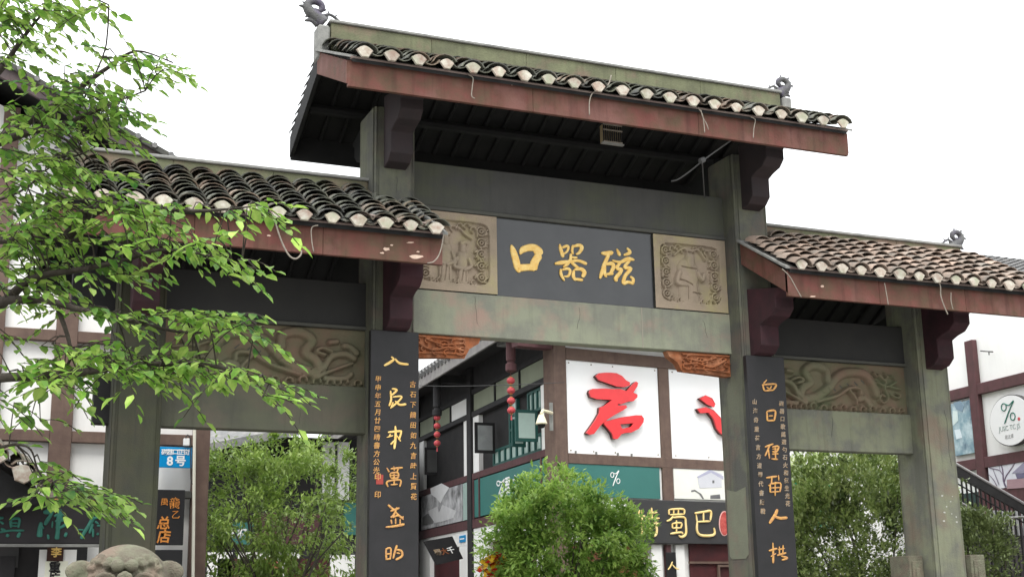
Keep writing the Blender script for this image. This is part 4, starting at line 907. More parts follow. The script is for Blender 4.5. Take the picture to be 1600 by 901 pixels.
# green-lettered board
gs = sgn('shop_board', 'dark shop board with large green brush characters behind the stone lion', 'shop sign', (-9, 3.6, 3))
Yg = 3.6
A1 = at(-60, 779, Yg); A2 = at(163, 849, Yg)
box('board', (A1.x, Yg, A2.z), (A2.x, Yg+.1, A1.z), mat('dark_plum_board', (.022, .02, .022), (.03, .026, .028), None, 2, .6, 0), gs, bevel=.01)
box('rim', (A1.x, Yg-.03, A2.z-.05), (A2.x, Yg+.1, A2.z-.005), coping, gs); box('rim', (A1.x, Yg-.02, A1.z+.002), (A2.x, Yg+.1, A1.z+.03), goldd, gs)
fg = lambda x, y: at(x/6.88, 770+y/6.88, Yg-.004); ug = 1/6.88*24/FPX*1.15
brush('green_character', [[(-20, 270, 30), (40, 262, 22)], [(0, 300, 18), (40, 330, 22)], [(10, 380, 26), (60, 400, 20)], [(115, 290, 28), (120, 370, 22)], [(115, 280, 22), (205, 275, 24), (195, 370, 22)], [(125, 320, 16), (190, 318, 16)], [(125, 350, 16), (190, 350, 16)], [(-10, 420, 20), (110, 400, 18), (260, 400, 20)], [(90, 440, 34), (70, 470, 22)], [(215, 420, 26), (190, 475, 32)]], fg, ug, greenl, gs, (0, -1, 0), .02)
brush('green_character', [[(465, 205, 30), (540, 195, 50), (555, 215, 26), (510, 290, 36), (480, 340, 26)], [(440, 310, 30), (430, 400, 44), (425, 470, 52)], [(440, 330, 14), (470, 380, 14)], [(505, 470, 50), (530, 465, 40)], [(650, 170, 26), (640, 250, 50), (625, 330, 40), (620, 420, 36), (610, 495, 44)], [(580, 245, 20), (640, 230, 30), (690, 235, 20)], [(565, 300, 14), (560, 370, 16)], [(590, 300, 18), (700, 285, 36), (710, 330, 30), (640, 370, 26), (600, 350, 30)], [(600, 390, 60), (640, 385, 50)], [(690, 440, 40), (720, 450, 44)]], fg, ug, greenl, gs, (0, -1, 0), .02)
brush('green_character', [[(1010, 250, 40), (960, 340, 34), (900, 430, 30), (875, 490, 30)], [(840, 390, 14), (900, 395, 14)], [(990, 270, 26), (1060, 260, 18)], [(1000, 330, 24), (960, 430, 26)], [(1000, 380, 20), (1000, 470, 22)], [(1040, 350, 16), (1110, 345, 20)], [(1095, 350, 18), (1095, 480, 22)], [(1040, 430, 26), (1060, 445, 22)], [(1020, 300, 20), (1060, 330, 16)]], fg, ug, greenl, gs, (0, -1, 0), .02)
wp = sgn('white_banner', 'white upright banner with black characters and a small gold plaque below the green board', 'banner', (-8.4, 4.4, 2))
Yw = 4.3
A1 = at(62, 858, Yw); A2 = at(113, 980, Yw); box('banner_cloth', (A1.x, Yw, A2.z), (A2.x, Yw+.04, A1.z), white, wp)
A1 = at(71, 876, Yw); A2 = at(100, 980, Yw); box('paper_panel', (A1.x, Yw-.012, A2.z), (A2.x, Yw-.001, A1.z), mat('ivory_paper', (.82, .82, .68), (.8, .8, .66)), wp)
A1 = at(74, 852, Yw); A2 = at(98, 876, Yw); box('plaque', (A1.x, Yw-.05, A2.z), (A2.x, Yw-.014, A1.z), mat('brown_plaque', (.05, .025, .02), (.07, .03, .02)), wp)
letters('gold_character', '李', at(88, 862, Yw-.055), (1, 0, 0), (0, 0, 1), .17, gold, wp, .006, .03)
letters('ink_character', '重', at(85.5, 884, Yw-.014), (1, 0, 0), (0, 0, 1), .18, ink, wp, .004, .035); letters('ink_character', '庆', at(85.5, 898, Yw-.014), (1, 0, 0), (0, 0, 1), .18, ink, wp, .004, .035)
sf = thing('open_shop', 'dark open shop room under the green-lettered board', 'shop', (-9, 4.8, 0))
box('recess', (-16, 4.75, 0), (-7.4, 4.86, 3.4), interior, sf); A1 = at(0, 868, 4.7); A2 = at(22, 901, 4.7); box('shutter_panel', (A1.x-2, 4.68, .2), (A2.x, 4.74, A1.z), timberd, sf)
for k in range(5): x = -11.5+k*.62; box('shutter_slat', (x, 4.70, 2.4), (x+.5, 4.745, 2.75), mat('grey_shutter', (.06, .055, .055), (.05, .05, .05)), sf)
# number sign etc. between the pillars
ns = sgn('street_number_sign', 'bright blue street number sign reading number eight on the white wall', 'number sign', tuple(at(274, 715, 4.9)))
A1 = at(248, 697.5, 4.88); A2 = at(299, 731, 4.88); box('plate', (A1.x, 4.86, A2.z), (A2.x, 4.90, A1.z), blue, ns, bevel=.008)
box('plate_rim', (A1.x+.05, 4.852, A1.z-.06), (A2.x-.05, 4.858, A1.z-.045), whitel, ns)
for i, c_ in enumerate('磁器口正街'): letters('white_character', c_, at(257+i*8.6, 705.5, 4.855), (1, 0, 0), (0, 0, 1), .115, whitel, ns, .004, .015)
letters('white_character', '8', at(265.5, 719.5, 4.855), (1, 0, 0), (0, 0, 1), .22, whitel, ns, .004, .03); letters('white_character', '号', at(282, 719.5, 4.855), (1, 0, 0), (0, 0, 1), .20, whitel, ns, .004, .025)
sh = sgn('hanging_board', 'black upright board with orange-gold characters below the blue number sign', 'shop sign', tuple(at(268, 810, 4.7)))
A1 = at(244, 764, 4.66); A2 = at(286, 851, 4.66); box('board', (A1.x-.1, 4.66, A2.z), (A2.x, 4.72, A1.z), boardm, sh, bevel=.008)
box('board', (A1.x-.1, 4.66, A2.z-1.2), (A2.x, 4.72, A2.z-.08), boardm, sh, bevel=.008)
og = mat('orange_gold_letter', (.75, .30, .06), (.7, .25, .05), None, 9, .5, 0)
letters('gold_character', '总', at(256, 816, 4.65), (1, 0, 0), (0, 0, 1), .24, og, sh, .006, .02, .1, .02); letters('gold_character', '店', at(256, 837, 4.65), (1, 0, 0), (0, 0, 1), .24, og, sh, .006, .02, .1, .02)
letters('gold_scrollwork', '龍', at(273, 785, 4.65), (1, 0, 0), (0, 0, 1), .20, og, sh, .006, .0, 0, .05); letters('gold_scrollwork', '乙', at(275, 803, 4.65), (1, 0, 0), (0, 0, 1), .16, og, sh, .006, .0, 0, .05); letters('gold_scrollwork', '風', at(257, 783, 4.65), (1, 0, 0), (0, 0, 1), .14, og, sh, .006, .0, 0, .05)
g = G(); g.tube([at(304, 669, 4.8), at(301.5, 901, 4.8)]+[Vector((at(301, 920, 4.8).x, 4.8, 0))], .028, 8); tag(g.make('drain_pipe', mat('cream_pipe', (.72, .70, .60), (.68, .66, .56), None, 4, .5, 0)), 'thin cream drain pipe beside the blue number sign', 'pipe')
mt_ = thing('meter_box', 'small white meter box with a loose cable above the blue number sign', 'meter box', tuple(at(291, 690, 4.8)))
A1 = at(287, 684, 4.82); A2 = at(296, 696, 4.82); box('case', (A1.x, 4.80, A2.z), (A2.x, 4.88, A1.z), whitel, mt_, bevel=.01)
g = G(); g.tube(smoothpath([at(290, 684, 4.8), at(293, 679, 4.8), at(297, 684, 4.8), at(298, 700, 4.8), at(298, 740, 4.8), at(299, 752, 4.8), at(302, 757, 4.8)]), .010, 5); g.make('cable', cabled, mt_)
# awning-like house with a white lower wall farther down the street, behind the left tree
fh = thing('street_house', 'dark eaved house with white lower walls farther down the street behind the left tree', 'house', tuple(at(420, 800, 20)))
A1 = at(330, 700, 24); A2 = at(555, 900, 24)
box('wall', (A1.x-1.0, 24.3, 0), (A2.x+2.2, 30, A1.z+.5), timberd, fh)
for (xa, ya, xb, yb, m_) in ((325, 862, 360, 960, white), (372, 862, 470, 872, white), (432, 866, 445, 960, white), (515, 866, 553, 960, white), (340, 872, 431, 960, doorr), (446, 872, 514, 960, doorr),
                            (345, 815, 395, 850, teal), (505, 690, 522, 780, white), (528, 690, 545, 780, white), (538, 785, 560, 835, teal), (400, 800, 500, 850, timberp), (395, 700, 500, 770, interior)):
    P1 = at(xa, ya, 24.2); P2 = at(xb, yb, 24.2); box('panel' if m_ is not doorr else 'door', (P1.x, 24.18, P2.z), (P2.x, 24.29, P1.z), m_, fh)
P = [at(318, 700, 22.5), at(430, 672, 22.5), at(560, 660, 22.5)]
g = G(); g.prism([at(318, 694, 22.5), at(600, 640, 22.5), at(600, 655, 22.5), at(318, 706, 22.5)], (0, 2.5, 1.2)); g.make('roof', rooff, fh)
g = G(); 
for i, c_ in enumerate('蜀府'): letters('sign_character', c_, at(358+i*20, 832, 24.15), (1, 0, 0), (0, 0, 1), .34, whitel, fh, .01)

# ------------------------------------------------------------------ right-hand street house
O2 = at(1523, 602, 5)
RB = Plane(O2, (-.0744*-1, .9972), (-1, 0, 0)); 
rh = thing('right_house', 'white half timbered house with plum beams at the right edge behind the gateway', 'house', (O2.x, O2.y, 0))
RB.box('wall', -12, 3.0, 0, 7.75, -6, -.08, white, rh)
def rp(name, xa, ya, xb, yb, d0, d1, m, par=None): return RB.pbox(name, xa, ya, xb, yb, d0, d1, m, par or rh, .006)
up0, _ = RB.px(1530, 650, .06); up1, _ = RB.px(1517, 650, .06)
RB.box('post', up0, up1, 0, 7.7, -.08, .06, timberp, rh, .01)
RB.box('post', up0-9, up0-8.6, 0, 7.7, -.08, .06, timberp, rh, .01)
for (ya, yb) in ((600, 617), (716, 733)):
    z1 = RB.px(1523, ya, .05)[1]; z0 = RB.px(1523, yb, .05)[1]
    RB.box('beam', up0-8.59, up0-.002, z0, z1, -.08, .05, timberp, rh, .008); RB.box('beam', up1+.002, 2.9, z0, z1, -.08, .05, timberp, rh, .008)
z1 = RB.px(1523, 733, .05)[1]
RB.box('lower_wall', up1+.002, 2.9, 0, z1-.52, -.08, -.0, mat('dark_teal_panel', (.03, .07, .06), (.04, .05, .05)), rh)
pz = RB.px(1545, 765, .03)[1]
RB.box('lower_wall', up0-8.59, up0-.002, 0, pz, -.08, .02, timberp, rh)
mp = sgn('wall_picture', 'narrow blue-grey picture panel between the gateway pillar and the plum post', 'picture', tuple(RB.f(.5, 0, 6)))
rp('picture_board', 1515.5, 624, 1488, 713, -.03, .03, muralb, mp)
fmb = lambda x, y: (lambda q: RB.f(q[0], .033, q[1]))(RB.px(1480+x/7.508, 590+y/7.508, .033))
outline('painted_shape', [[(65, 385), (120, 390), (130, 500), (70, 560)]], fmb, mat('pale_print', (.6, .68, .66), (.5, .62, .6)), mp, RB.n, .004)
outline('painted_shape', [[(85, 610), (150, 600), (175, 700), (110, 720)]], fmb, mat('pale_print2', (.62, .7, .74), (.6, .66, .7)), mp, RB.n, .004)
outline('painted_shape', [[(70, 290), (160, 270), (200, 330), (180, 400), (110, 370)]], fmb, mat('slate_print', (.20, .28, .36), (.25, .35, .42)), mp, RB.n, .006)
rd = sgn('round_sign', 'round white sign with a green percent mark on the white wall at the right edge', 'round sign', tuple(RB.f(-1.6, 0, 6.5)))
def ell(cx, cy, rx, ry, n=40): return [(cx+rx*math.cos(2*math.pi*i/n), cy+ry*math.sin(2*math.pi*i/n)) for i in range(n)]
uc, zc = RB.px(1579, 655.5, .16); ue, _ = RB.px(1545.5, 655.5, .16); rr = abs(uc-ue)*.98
_, zt_ = RB.px(1579, 615.5, .16); _, zb_ = RB.px(1579, 697, .16); rz = (zt_-zb_)/2; zc = (zt_+zb_)/2
fd = lambda x, y: RB.f(uc+x, .05, zc+y)
outline('rim', [[(rr*math.cos(t), rz*math.sin(t)) for t in [2*math.pi*i/48 for i in range(48)]]], fd, mat('dark_grey_rim', (.10, .10, .10), (.08, .08, .08)), rd, RB.n, .115)
outline('face', [[(rr*.965*math.cos(t), rz*.965*math.sin(t)) for t in [2*math.pi*i/48 for i in range(48)]]], fd, mat('white_enamel', (.72, .72, .72), (.70, .70, .70), None, 2, .4, 0), rd, RB.n, .13)
percent(RB, 1575, 644, 4.4, .185, mat('deep_green_lettering', (.01, .16, .12), (.01, .14, .1)), rd, 23.3/FPX)
for nm_, x, y, s_, m_ in (('JUSC TC JS', 1577, 668.5, .155, mat('grey_lettering', (.30, .36, .34), (.35, .4, .38))), ('君之茶', 1577, 681, .10, mat('light_grey_lettering', (.5, .5, .5)))): RB.txt('lettering', nm_, x, y, .183, s_, m_, rd, depth=.004, bold=.0)
RB.txt('red_dot', '●', 1592, 654, .183, .10, lant, rd, depth=.004)
rp2 = sgn('wall_picture', 'lilac picture of bare trees and a house roof under the round sign', 'picture', tuple(RB.f(-2, 0, 5)))
z1 = RB.px(1535, 727, .03)[1]; RB.box('picture_board', up0-4.3, up0-.1, pz+.003, z1-.05, -.03, .03, mat('pale_lilac_print', (.66, .66, .70), (.60, .60, .66), None, 1.5, .7, 0), rp2)
fmr = lambda x, y: (lambda q: RB.f(q[0], .034, q[1]))(RB.px(1480+x/7.508, 690+y/7.508, .034)); dp = mat('plum_ink_print', (.12, .09, .15), (.2, .14, .2))
brush('painted_tree', [[(620, 230, 16), (650, 330, 26), (660, 450, 34), (690, 530, 40)], [(820, 200, 12), (760, 300, 18), (690, 400, 22), (670, 470, 24)], [(420, 265, 8), (520, 310, 12), (610, 330, 14), (650, 380, 14)], [(480, 370, 8), (550, 450, 14), (590, 530, 20)], [(540, 320, 8), (580, 420, 14), (610, 500, 18)], [(600, 240, 8), (620, 330, 10)]], fmr, 1/7.508*23/FPX, dp, rp2, RB.n, .004)
outline('painted_roof', [[(755, 370), (900, 235), (1000, 235), (1000, 350), (830, 360)]], fmr, mat('slate_lilac_print', (.28, .27, .36), (.32, .3, .4)), rp2, RB.n, .003)
outline('painted_wall', [[(800, 370), (1000, 350), (1000, 410), (820, 430)]], fmr, mat('dark_lilac_print', (.14, .14, .22), (.18, .16, .25)), rp2, RB.n, .005)
outline('painted_ground', [[(700, 440), (1000, 420), (1000, 530), (700, 550)]], fmr, mat('dusty_rose_print', (.42, .28, .30), (.35, .22, .25)), rp2, RB.n, .002)
hk = thing('wall_hook', 'small dark metal hook high on the white wall at the right edge', 'hook', tuple(RB.f(-1, 0, 7)))
g = G(); q1 = RB.px(1532, 548, .1); q2 = RB.px(1545, 549, .1); g.tube([RB.f(q1[0], .1, q1[1]), RB.f(q2[0], .1, q2[1]), RB.f(q2[0], .1, q2[1]-.08)], .015, 5); g.tube([RB.f(q2[0], .1, q2[1]), RB.f(q2[0], -.02, q2[1])], .015, 5); g.make('hook_rod', cabled, hk)
# tiled roof seen over the right side roof
fr_ = thing('rear_house', 'grey tiled roof rising behind the right end of the gateway roof', 'house', tuple(at(1560, 420, 11)))
Yf = 11.0
a_ = at(1488, 396, Yf); b_ = at(1640, 419, Yf); xa, xb, zz_ = a_.x, b_.x+3, (a_.z+b_.z)/2
g = G(); g.prism([(xa, Yf, zz_), (xa, Yf-4.0, zz_-1.9), (xa, Yf-4.0, zz_-2.05), (xa, Yf, zz_-.15)], (xb-xa, 0, 0)); g.make('roof', rooff, fr_)
g = G(); rs = random.Random(9); slope = math.hypot(4, 1.9)
V, F = arc_tile(.26, .10, .30, .03, True)
for c_ in range(int((xb-xa)/.28)):
    for q in range(20):
        t = q/20*slope; M = Matrix.Translation(Vector((xa+.14+c_*.28, Yf-4.0*q/20-.02, zz_-1.9*q/20+.05))) @ Matrix.Rotation(R(25.4-7), 4, 'X') @ Matrix.Rotation(R(rs.uniform(-4, 4)), 4, 'Z')
        g.add([M @ Vector(v) for v in V], F)
o = g.make('roof_tile', rooff, fr_, True); o['kind'] = 'stuff'
box('ridge', (xa, Yf-.12, zz_-.02), (xb, Yf+.12, zz_+.08), rooff, fr_); box('wall', (xa+.5, Yf-2.5, 0), (xb, Yf+3, zz_-1.6), white, fr_)
# white wall with a red band seen through the right opening
wlh = thing('low_white_wall', 'white wall with a red band behind the dark bush in the right opening', 'wall', tuple(at(1280, 715, 9)))
P1 = at(1228, 690, 9); P2 = at(1425, 900, 9); zb1 = at(1240, 729, 9).z; zb0 = at(1240, 737, 9).z
box('wall', (P1.x-.6, 9.05, 0), (P2.x+1.6, 9.3, P1.z+.2), white, wlh); box('band', (P1.x-.6, 8.98, zb0), (P2.x+1.6, 9.045, zb1), doorr, wlh)
box('green_panel', (P1.x-.5, 9.0, zb0-1.4), (P1.x+1.3, 9.045, zb0-.25), mat('green_banner', (.02, .22, .10), (.02, .18, .08)), wlh)

# ------------------------------------------------------------------ stair railing at the right
sr = thing('stair_railing', 'outdoor stair with steel handrails and black bars at the right edge', 'stair railing', tuple(at(1560, 800, 3)))
Ys = 2.6
def sp(x, y, Y=Ys): return at(x, y, Y)
g = G(); g.tube([sp(1440, 690), sp(1497, 726), sp(1600, 786), sp(1680, 833)], .032, 8); g.make('handrail', steel, sr)
g = G(); g.tube([sp(1440, 745), sp(1500, 784), sp(1545, 809), sp(1600, 807), sp(1700, 805)], .028, 8); g.make('handrail', steel, sr)
g = G(); g.prism([sp(1440, 694), sp(1640, 811), sp(1640, 825), sp(1440, 712)], (0, .05, 0)); g.make('stringer_panel', blackm, sr)
g = G(); g.tube([sp(1440, 722), sp(1620, 828)], .015, 6); g.make('lower_rail', blackm, sr)
for k in range(26):
    x = 1450+k*7.5; yt = 694+(x-1440)*.585+15; P = sp(x, yt); 
    g = G(); g.box((P.x-.014, Ys, P.z-1.6), (P.x+.014, Ys+.03, P.z)); g.make('baluster', blackm, sr)
box('landing_wall', (sp(1500, 850).x, Ys+1.2, 0), (sp(1720, 850).x, Ys+1.35, sp(1560, 815).z), mat('dim_shopfront', (.05, .045, .05), (.12, .11, .12), None, 2, .5, 0), sr)
for k in range(7): x = sp(1545+k*11, 800, Ys+1.1).x; box('shop_pane', (x, Ys+1.12, 3.0), (x+.09, Ys+1.19, 3.55), glassg, sr)

# ================================================================== STONE LION
LY = -4.0
lk = 15.7/FPX                                    # metres per photo pixel at its distance
lc = at(195, 905, LY)
lion = thing('stone_lion', 'carved stone guardian lion head with drooping ears in front of the left pillar', 'statue', (lc.x, LY+.4, 0))
def blob(bm, c, r, sx=1, sy=1, sz=1, rot=0, n=16):
    m = Matrix.Translation(Vector(c)) @ Matrix.Rotation(rot, 4, 'Y') @ Matrix.Diagonal((r*sx, r*sy, r*sz, 1))
    bmesh.ops.create_uvsphere(bm, u_segments=n, v_segments=n//2+2, radius=1, matrix=m)
bm = bmesh.new()
def L(px_, py_, dy): p = at(195+(px_-195)*.95, py_+9, LY+dy); return p
zc_ = L(195, 905, 0)
blob(bm, L(196, 905, .25), .50, .98, .85, .92, n=28)                    # skull
blob(bm, L(196, 880, .25), .40, 1.05, .9, .62, n=24)
for s_ in (-1, 1):
    X = lambda d: 195+s_*d
    blob(bm, L(X(11.5), 874, -.20), .074, n=16)
    for q in range(11): a_ = math.pi*q/10; blob(bm, L(X(11.5-12*math.cos(a_)), 874-12*math.sin(a_), -.13), .022, n=8)                          # round bosses over the brow
    for q, (dx, dy_, rr_) in enumerate(((28, 873, .055), (36, 870, .05), (44, 873, .055), (51, 879, .05), (31, 882, .05), (40, 881, .055), (49, 889, .05), (55, 890, .05), (25, 866, .045), (38, 862, .05), (50, 868, .05))):
        blob(bm, L(X(dx), dy_, -.12+.005*(dx-25)), rr_, n=10)             # curls
    for q in range(9):                                                    # brow ridge
        a_ = math.pi*(.05+.9*q/8); blob(bm, L(X(32-19*math.cos(a_)), 904-17*math.sin(a_), -.20+.0*q), .028, n=8)
    blob(bm, L(X(32), 902, -.13), .12, 1.15, .8, .85, n=14)              # eye
    for (ux_, uy_, rr_) in ((30, 872, 5.2), (43, 868, 4.6), (52, 878, 4.6), (35, 884, 4.2), (46, 889, 4.4), (56, 893, 4.0)):      # spiral curls
        for q in range(13):
            a_ = q*.75; w_ = rr_*(1-q/15); blob(bm, L(X(ux_+w_*math.cos(a_)), uy_+w_*math.sin(a_), -.16+.004*(ux_-25)-.002*q), .020, n=8)
    # ear
    blob(bm, L(X(62), 884, .20), .13, 1.1, .6, .9, n=14); blob(bm, L(X(76), 880, .16), .135, 1.15, .35, .75, s_*.25, n=14); blob(bm, L(X(87), 884, .12), .075, 1, .4, 1.1, n=12)
    blob(bm, L(X(72), 898, .18), .15, .9, .4, 1.1, n=12); blob(bm, L(X(82), 896, .13), .05, .8, .5, 1.6, n=10)
    for q in range(8): blob(bm, L(X(18+q*5.6), 862+q*q*.32, .02+.0*q), .042+.006*(q % 2), n=8)          # fringe along the crown
    for q in range(6): blob(bm, L(X(9+q*9), 856+q*q*.62, .12), .062-.004*q, n=10)
    for q in range(4):                                                                                   # comma-shaped locks at the temple
        for w_ in range(7): a_ = w_*.5; blob(bm, L(X(50+q*2.2+5*math.cos(a_)), 880+q*8+4*math.sin(a_), -.02), .016, n=6)
for q in range(7):
    a_ = math.pi*q/6; blob(bm, L(195-13*math.cos(a_), 912-24*math.sin(a_), -.30), .045, n=8)
blob(bm, L(195, 908, -.27), .10, 1.1, .9, 1.3, n=14)                      # nose bridge
blob(bm, L(195, 899, -.36), .03, 2.4, .8, .6, n=8); blob(bm, L(195, 906, -.38), .03, 2.6, .8, .6, n=8)
blob(bm, L(195, 935, -.25), .26, 1.2, 1, .75, n=16); blob(bm, L(195, 958, -.16), .24, 1.1, 1, .6, n=16)   # muzzle and jaw
lx = lc.x
blob(bm, (lx, LY+.42, 1.45), .42, 1, 1, 1.3, n=18); blob(bm, (lx, LY+.75, 1.15), .46, 1, 1.2, 1, n=18)       # chest, haunches
for s_ in (-1, 1):
    for q in range(6): blob(bm, (lx+s_*.24, LY+.12-.01*q, 1.35-.1*q), .13, n=10)
    blob(bm, (lx+s_*.24, LY+.02, .82), .14, 1, 1.4, .6, n=10); blob(bm, (lx+s_*.36, LY+.85, .95), .25, .8, 1.3, 1, n=12)
me = bpy.data.meshes.new('lion_body'); bm.to_mesh(me); bm.free()
tmp = bpy.data.objects.new('tmp', me); COL.objects.link(tmp)
rm = tmp.modifiers.new('r', 'REMESH'); rm.mode = 'VOXEL'; rm.voxel_size = .015
sm = tmp.modifiers.new('s', 'SMOOTH'); sm.iterations = 2; sm.factor = .5
me2 = bpy.data.meshes.new_from_object(tmp.evaluated_get(bpy.context.evaluated_depsgraph_get())); bpy.data.objects.remove(tmp)
me2.materials.clear(); me2.materials.append(lionm); me2.polygons.foreach_set('use_smooth', [True]*len(me2.polygons))
link(bpy.data.objects.new('body', me2), lion)
g = G(); g.box((lx-.62, LY-.35, .0), (lx+.62, LY+1.35, .62)); g.make('plinth', lionm, lion, bevel=.02); g = G(); g.box((lx-.7, LY-.42, .622), (lx+.7, LY+1.42, .74)); g.make('plinth_cap', lionm, lion, bevel=.03)
# drum stones are part of the gate

# ================================================================== THINGS ON THE GATE
fl = thing('floodlight', 'square grille floodlight fixed to the dark soffit under the highest roof', 'lamp', tuple(at(955, 210, -.62)))
c0 = at(956, 210, -.62); fw_, fh_ = 33/2*22.6/FPX, 30/2*22.6/FPX
box('housing', (c0.x-fw_, c0.y, c0.z-fh_), (c0.x+fw_, c0.y+.10, c0.z+fh_), mat('lamp_reflector', (.42, .34, .20), (.35, .27, .16), None, 8, .5, 0), fl, bevel=.01)
for k in range(9): x = c0.x-fw_*.92+k*fw_*.23; box('grille_bar', (x-.009, c0.y-.03, c0.z-fh_*.95), (x+.009, c0.y-.005, c0.z+fh_*.95), interior, fl)
for z in (-.95, .35, .95): box('grille_rail', (c0.x-fw_, c0.y-.045, c0.z+fh_*z-.012), (c0.x+fw_, c0.y-.031, c0.z+fh_*z+.012), cablem, fl)
box('lip', (c0.x-fw_*1.15, c0.y-.05, c0.z-fh_*1.18), (c0.x+fw_*1.15, c0.y+.02, c0.z-fh_*1.03), coping, fl); g = G(); g.tube([c0+Vector((0, .09, 0)), c0+Vector((0, .12, .35))], .03, 6); g.make('stem', blackm, fl)
darkrod = mat('dull_grey_rod', (.12, .12, .12), (.09, .09, .09))
rodt = thing('slack_conduit', 'thin grey conduit forking under the right end of the highest roof', 'conduit', tuple(at(1097, 250, -.9)))
g = G(); g.tube(smoothpath([at(1049, 283, -.5), at(1060, 280, -.6), at(1080, 266, -.8), at(1097, 252, -1.0), at(1120, 235, -1.1), at(1147, 216, -1.25)]), .014, 7); g.make('rod', darkrod, rodt)
g = G(); g.tube([at(1097, 250, -1.0), at(1099, 280, -.3), at(1101, 309, .38)], .012, 6); g.make('wire', darkrod, rodt); g = G(); g.tube([at(1094, 252, -1.02), at(1100, 249, -1.02)], [.05, .05], 8); g.make('joint', darkrod, rodt)
YU = -1.44-.045
def cable(label, pts, Y, r_=.009, m=None):
    g = G(); g.tube(smoothpath([at(x, y, Y+(p[0] if (p := q[2:]) else 0)) for q in pts for x, y in (q[:2],)], 5), r_, 6); o = g.make('loose_cable', m or cablem, None, True); tag(o, label, 'cable'); return o
cable('pale double wire over the top fascia left of its middle', [(732, 117), (739, 122), (738, 135), (737, 150), (742, 154)], YU)
cable('pale wire loop over the top fascia above the gold characters', [(955, 118), (950, 133), (935, 140), (925, 147), (921, 160), (921, 180)], YU, .010)
cable('crossed pale wires near the conduit on the top fascia', [(1090, 168), (1097, 178), (1100, 195), (1101, 207)], YU)
cable('curled end of wire beside the crossed wires on the top fascia', [(1095, 172), (1098, 183), (1104, 194), (1107, 203)], YU)
cable('rightmost pale wire over the top fascia', [(1173, 183), (1180, 187), (1178, 200), (1177, 216)], YU)
YS = -1.48-.05
cable('grey looping cable hanging below the left side fascia', [(425, 331), (431, 350), (438, 372), (447, 392), (455, 402), (463, 404), (470, 398), (471, 391)], YS, .013)
cable('thin wire hooked over the left side fascia right of the looping cable', [(497, 352), (487, 356), (487, 375), (490, 393)], YS)
cable('wire curling under the inner end of the left side fascia', [(693, 366), (690, 385), (685, 400), (677, 409), (668, 411)], YS, .010)
cable('leftmost slanting wire on the right side fascia', [(1222, 420), (1234, 432), (1243, 448), (1252, 464)], YS)
cable('second wire from the left on the right side fascia', [(1382, 442), (1385, 458), (1388, 476)], YS)
cable('thick curling wire tied round a roof tile of the right side roof', [(1453, 428), (1462, 436), (1469, 446), (1470, 462), (1476, 480), (1481, 491)], YS, .012)
cable('short wire beside the curling wire on the right side fascia', [(1486, 457), (1486, 470), (1489, 483)], YS)
cable('grey cable lying along the top of the left inner fascia', [(690, 352), (640, 346), (600, 340), (560, 333)], YS, .02, mat('grey_eave_pole', (.25, .2, .18)))

# ================================================================== TREES AND SHRUBS
class Leaves:
    def __init__(s): s.V = []; s.F = []
    def leaf(s, p, d, up, L_, w):
        d = d.normalized(); sd_ = d.cross(up)
        if sd_.length < 1e-3: sd_ = d.orthogonal()
        sd_.normalize(); nn = sd_.cross(d); n = len(s.V)
        s.V += [p, p+d*L_*.33+sd_*w*.5+nn*w*.12, p+d*L_*.7+sd_*w*.4+nn*w*.05-nn*L_*.03, p+d*L_-nn*L_*.14, p+d*L_*.7-sd_*w*.4+nn*w*.05-nn*L_*.03, p+d*L_*.33-sd_*w*.5+nn*w*.12, p+d*L_*.45-nn*w*.08]
        s.F += [(n, n+1, n+6), (n+1, n+2, n+6), (n+2, n+3, n+6), (n+3, n+4, n+6), (n+4, n+5, n+6), (n+5, n, n+6)]
    def leaf2(s, p, d, up, L_, w):
        d = d.normalized(); sd_ = d.cross(up)
        if sd_.length < 1e-3: sd_ = d.orthogonal()
        sd_.normalize(); nn = sd_.cross(d); n = len(s.V)
        s.V += [p, p+d*L_*.45+sd_*w*.5, p+d*L_-nn*L_*.12, p+d*L_*.45-sd_*w*.5]; s.F += [(n, n+1, n+2), (n, n+2, n+3)]
def rv(rs): 
    while True:
        v = Vector((rs.uniform(-1, 1), rs.uniform(-1, 1), rs.uniform(-1, 1)))
        if .05 < v.length < 1: return v.normalized()
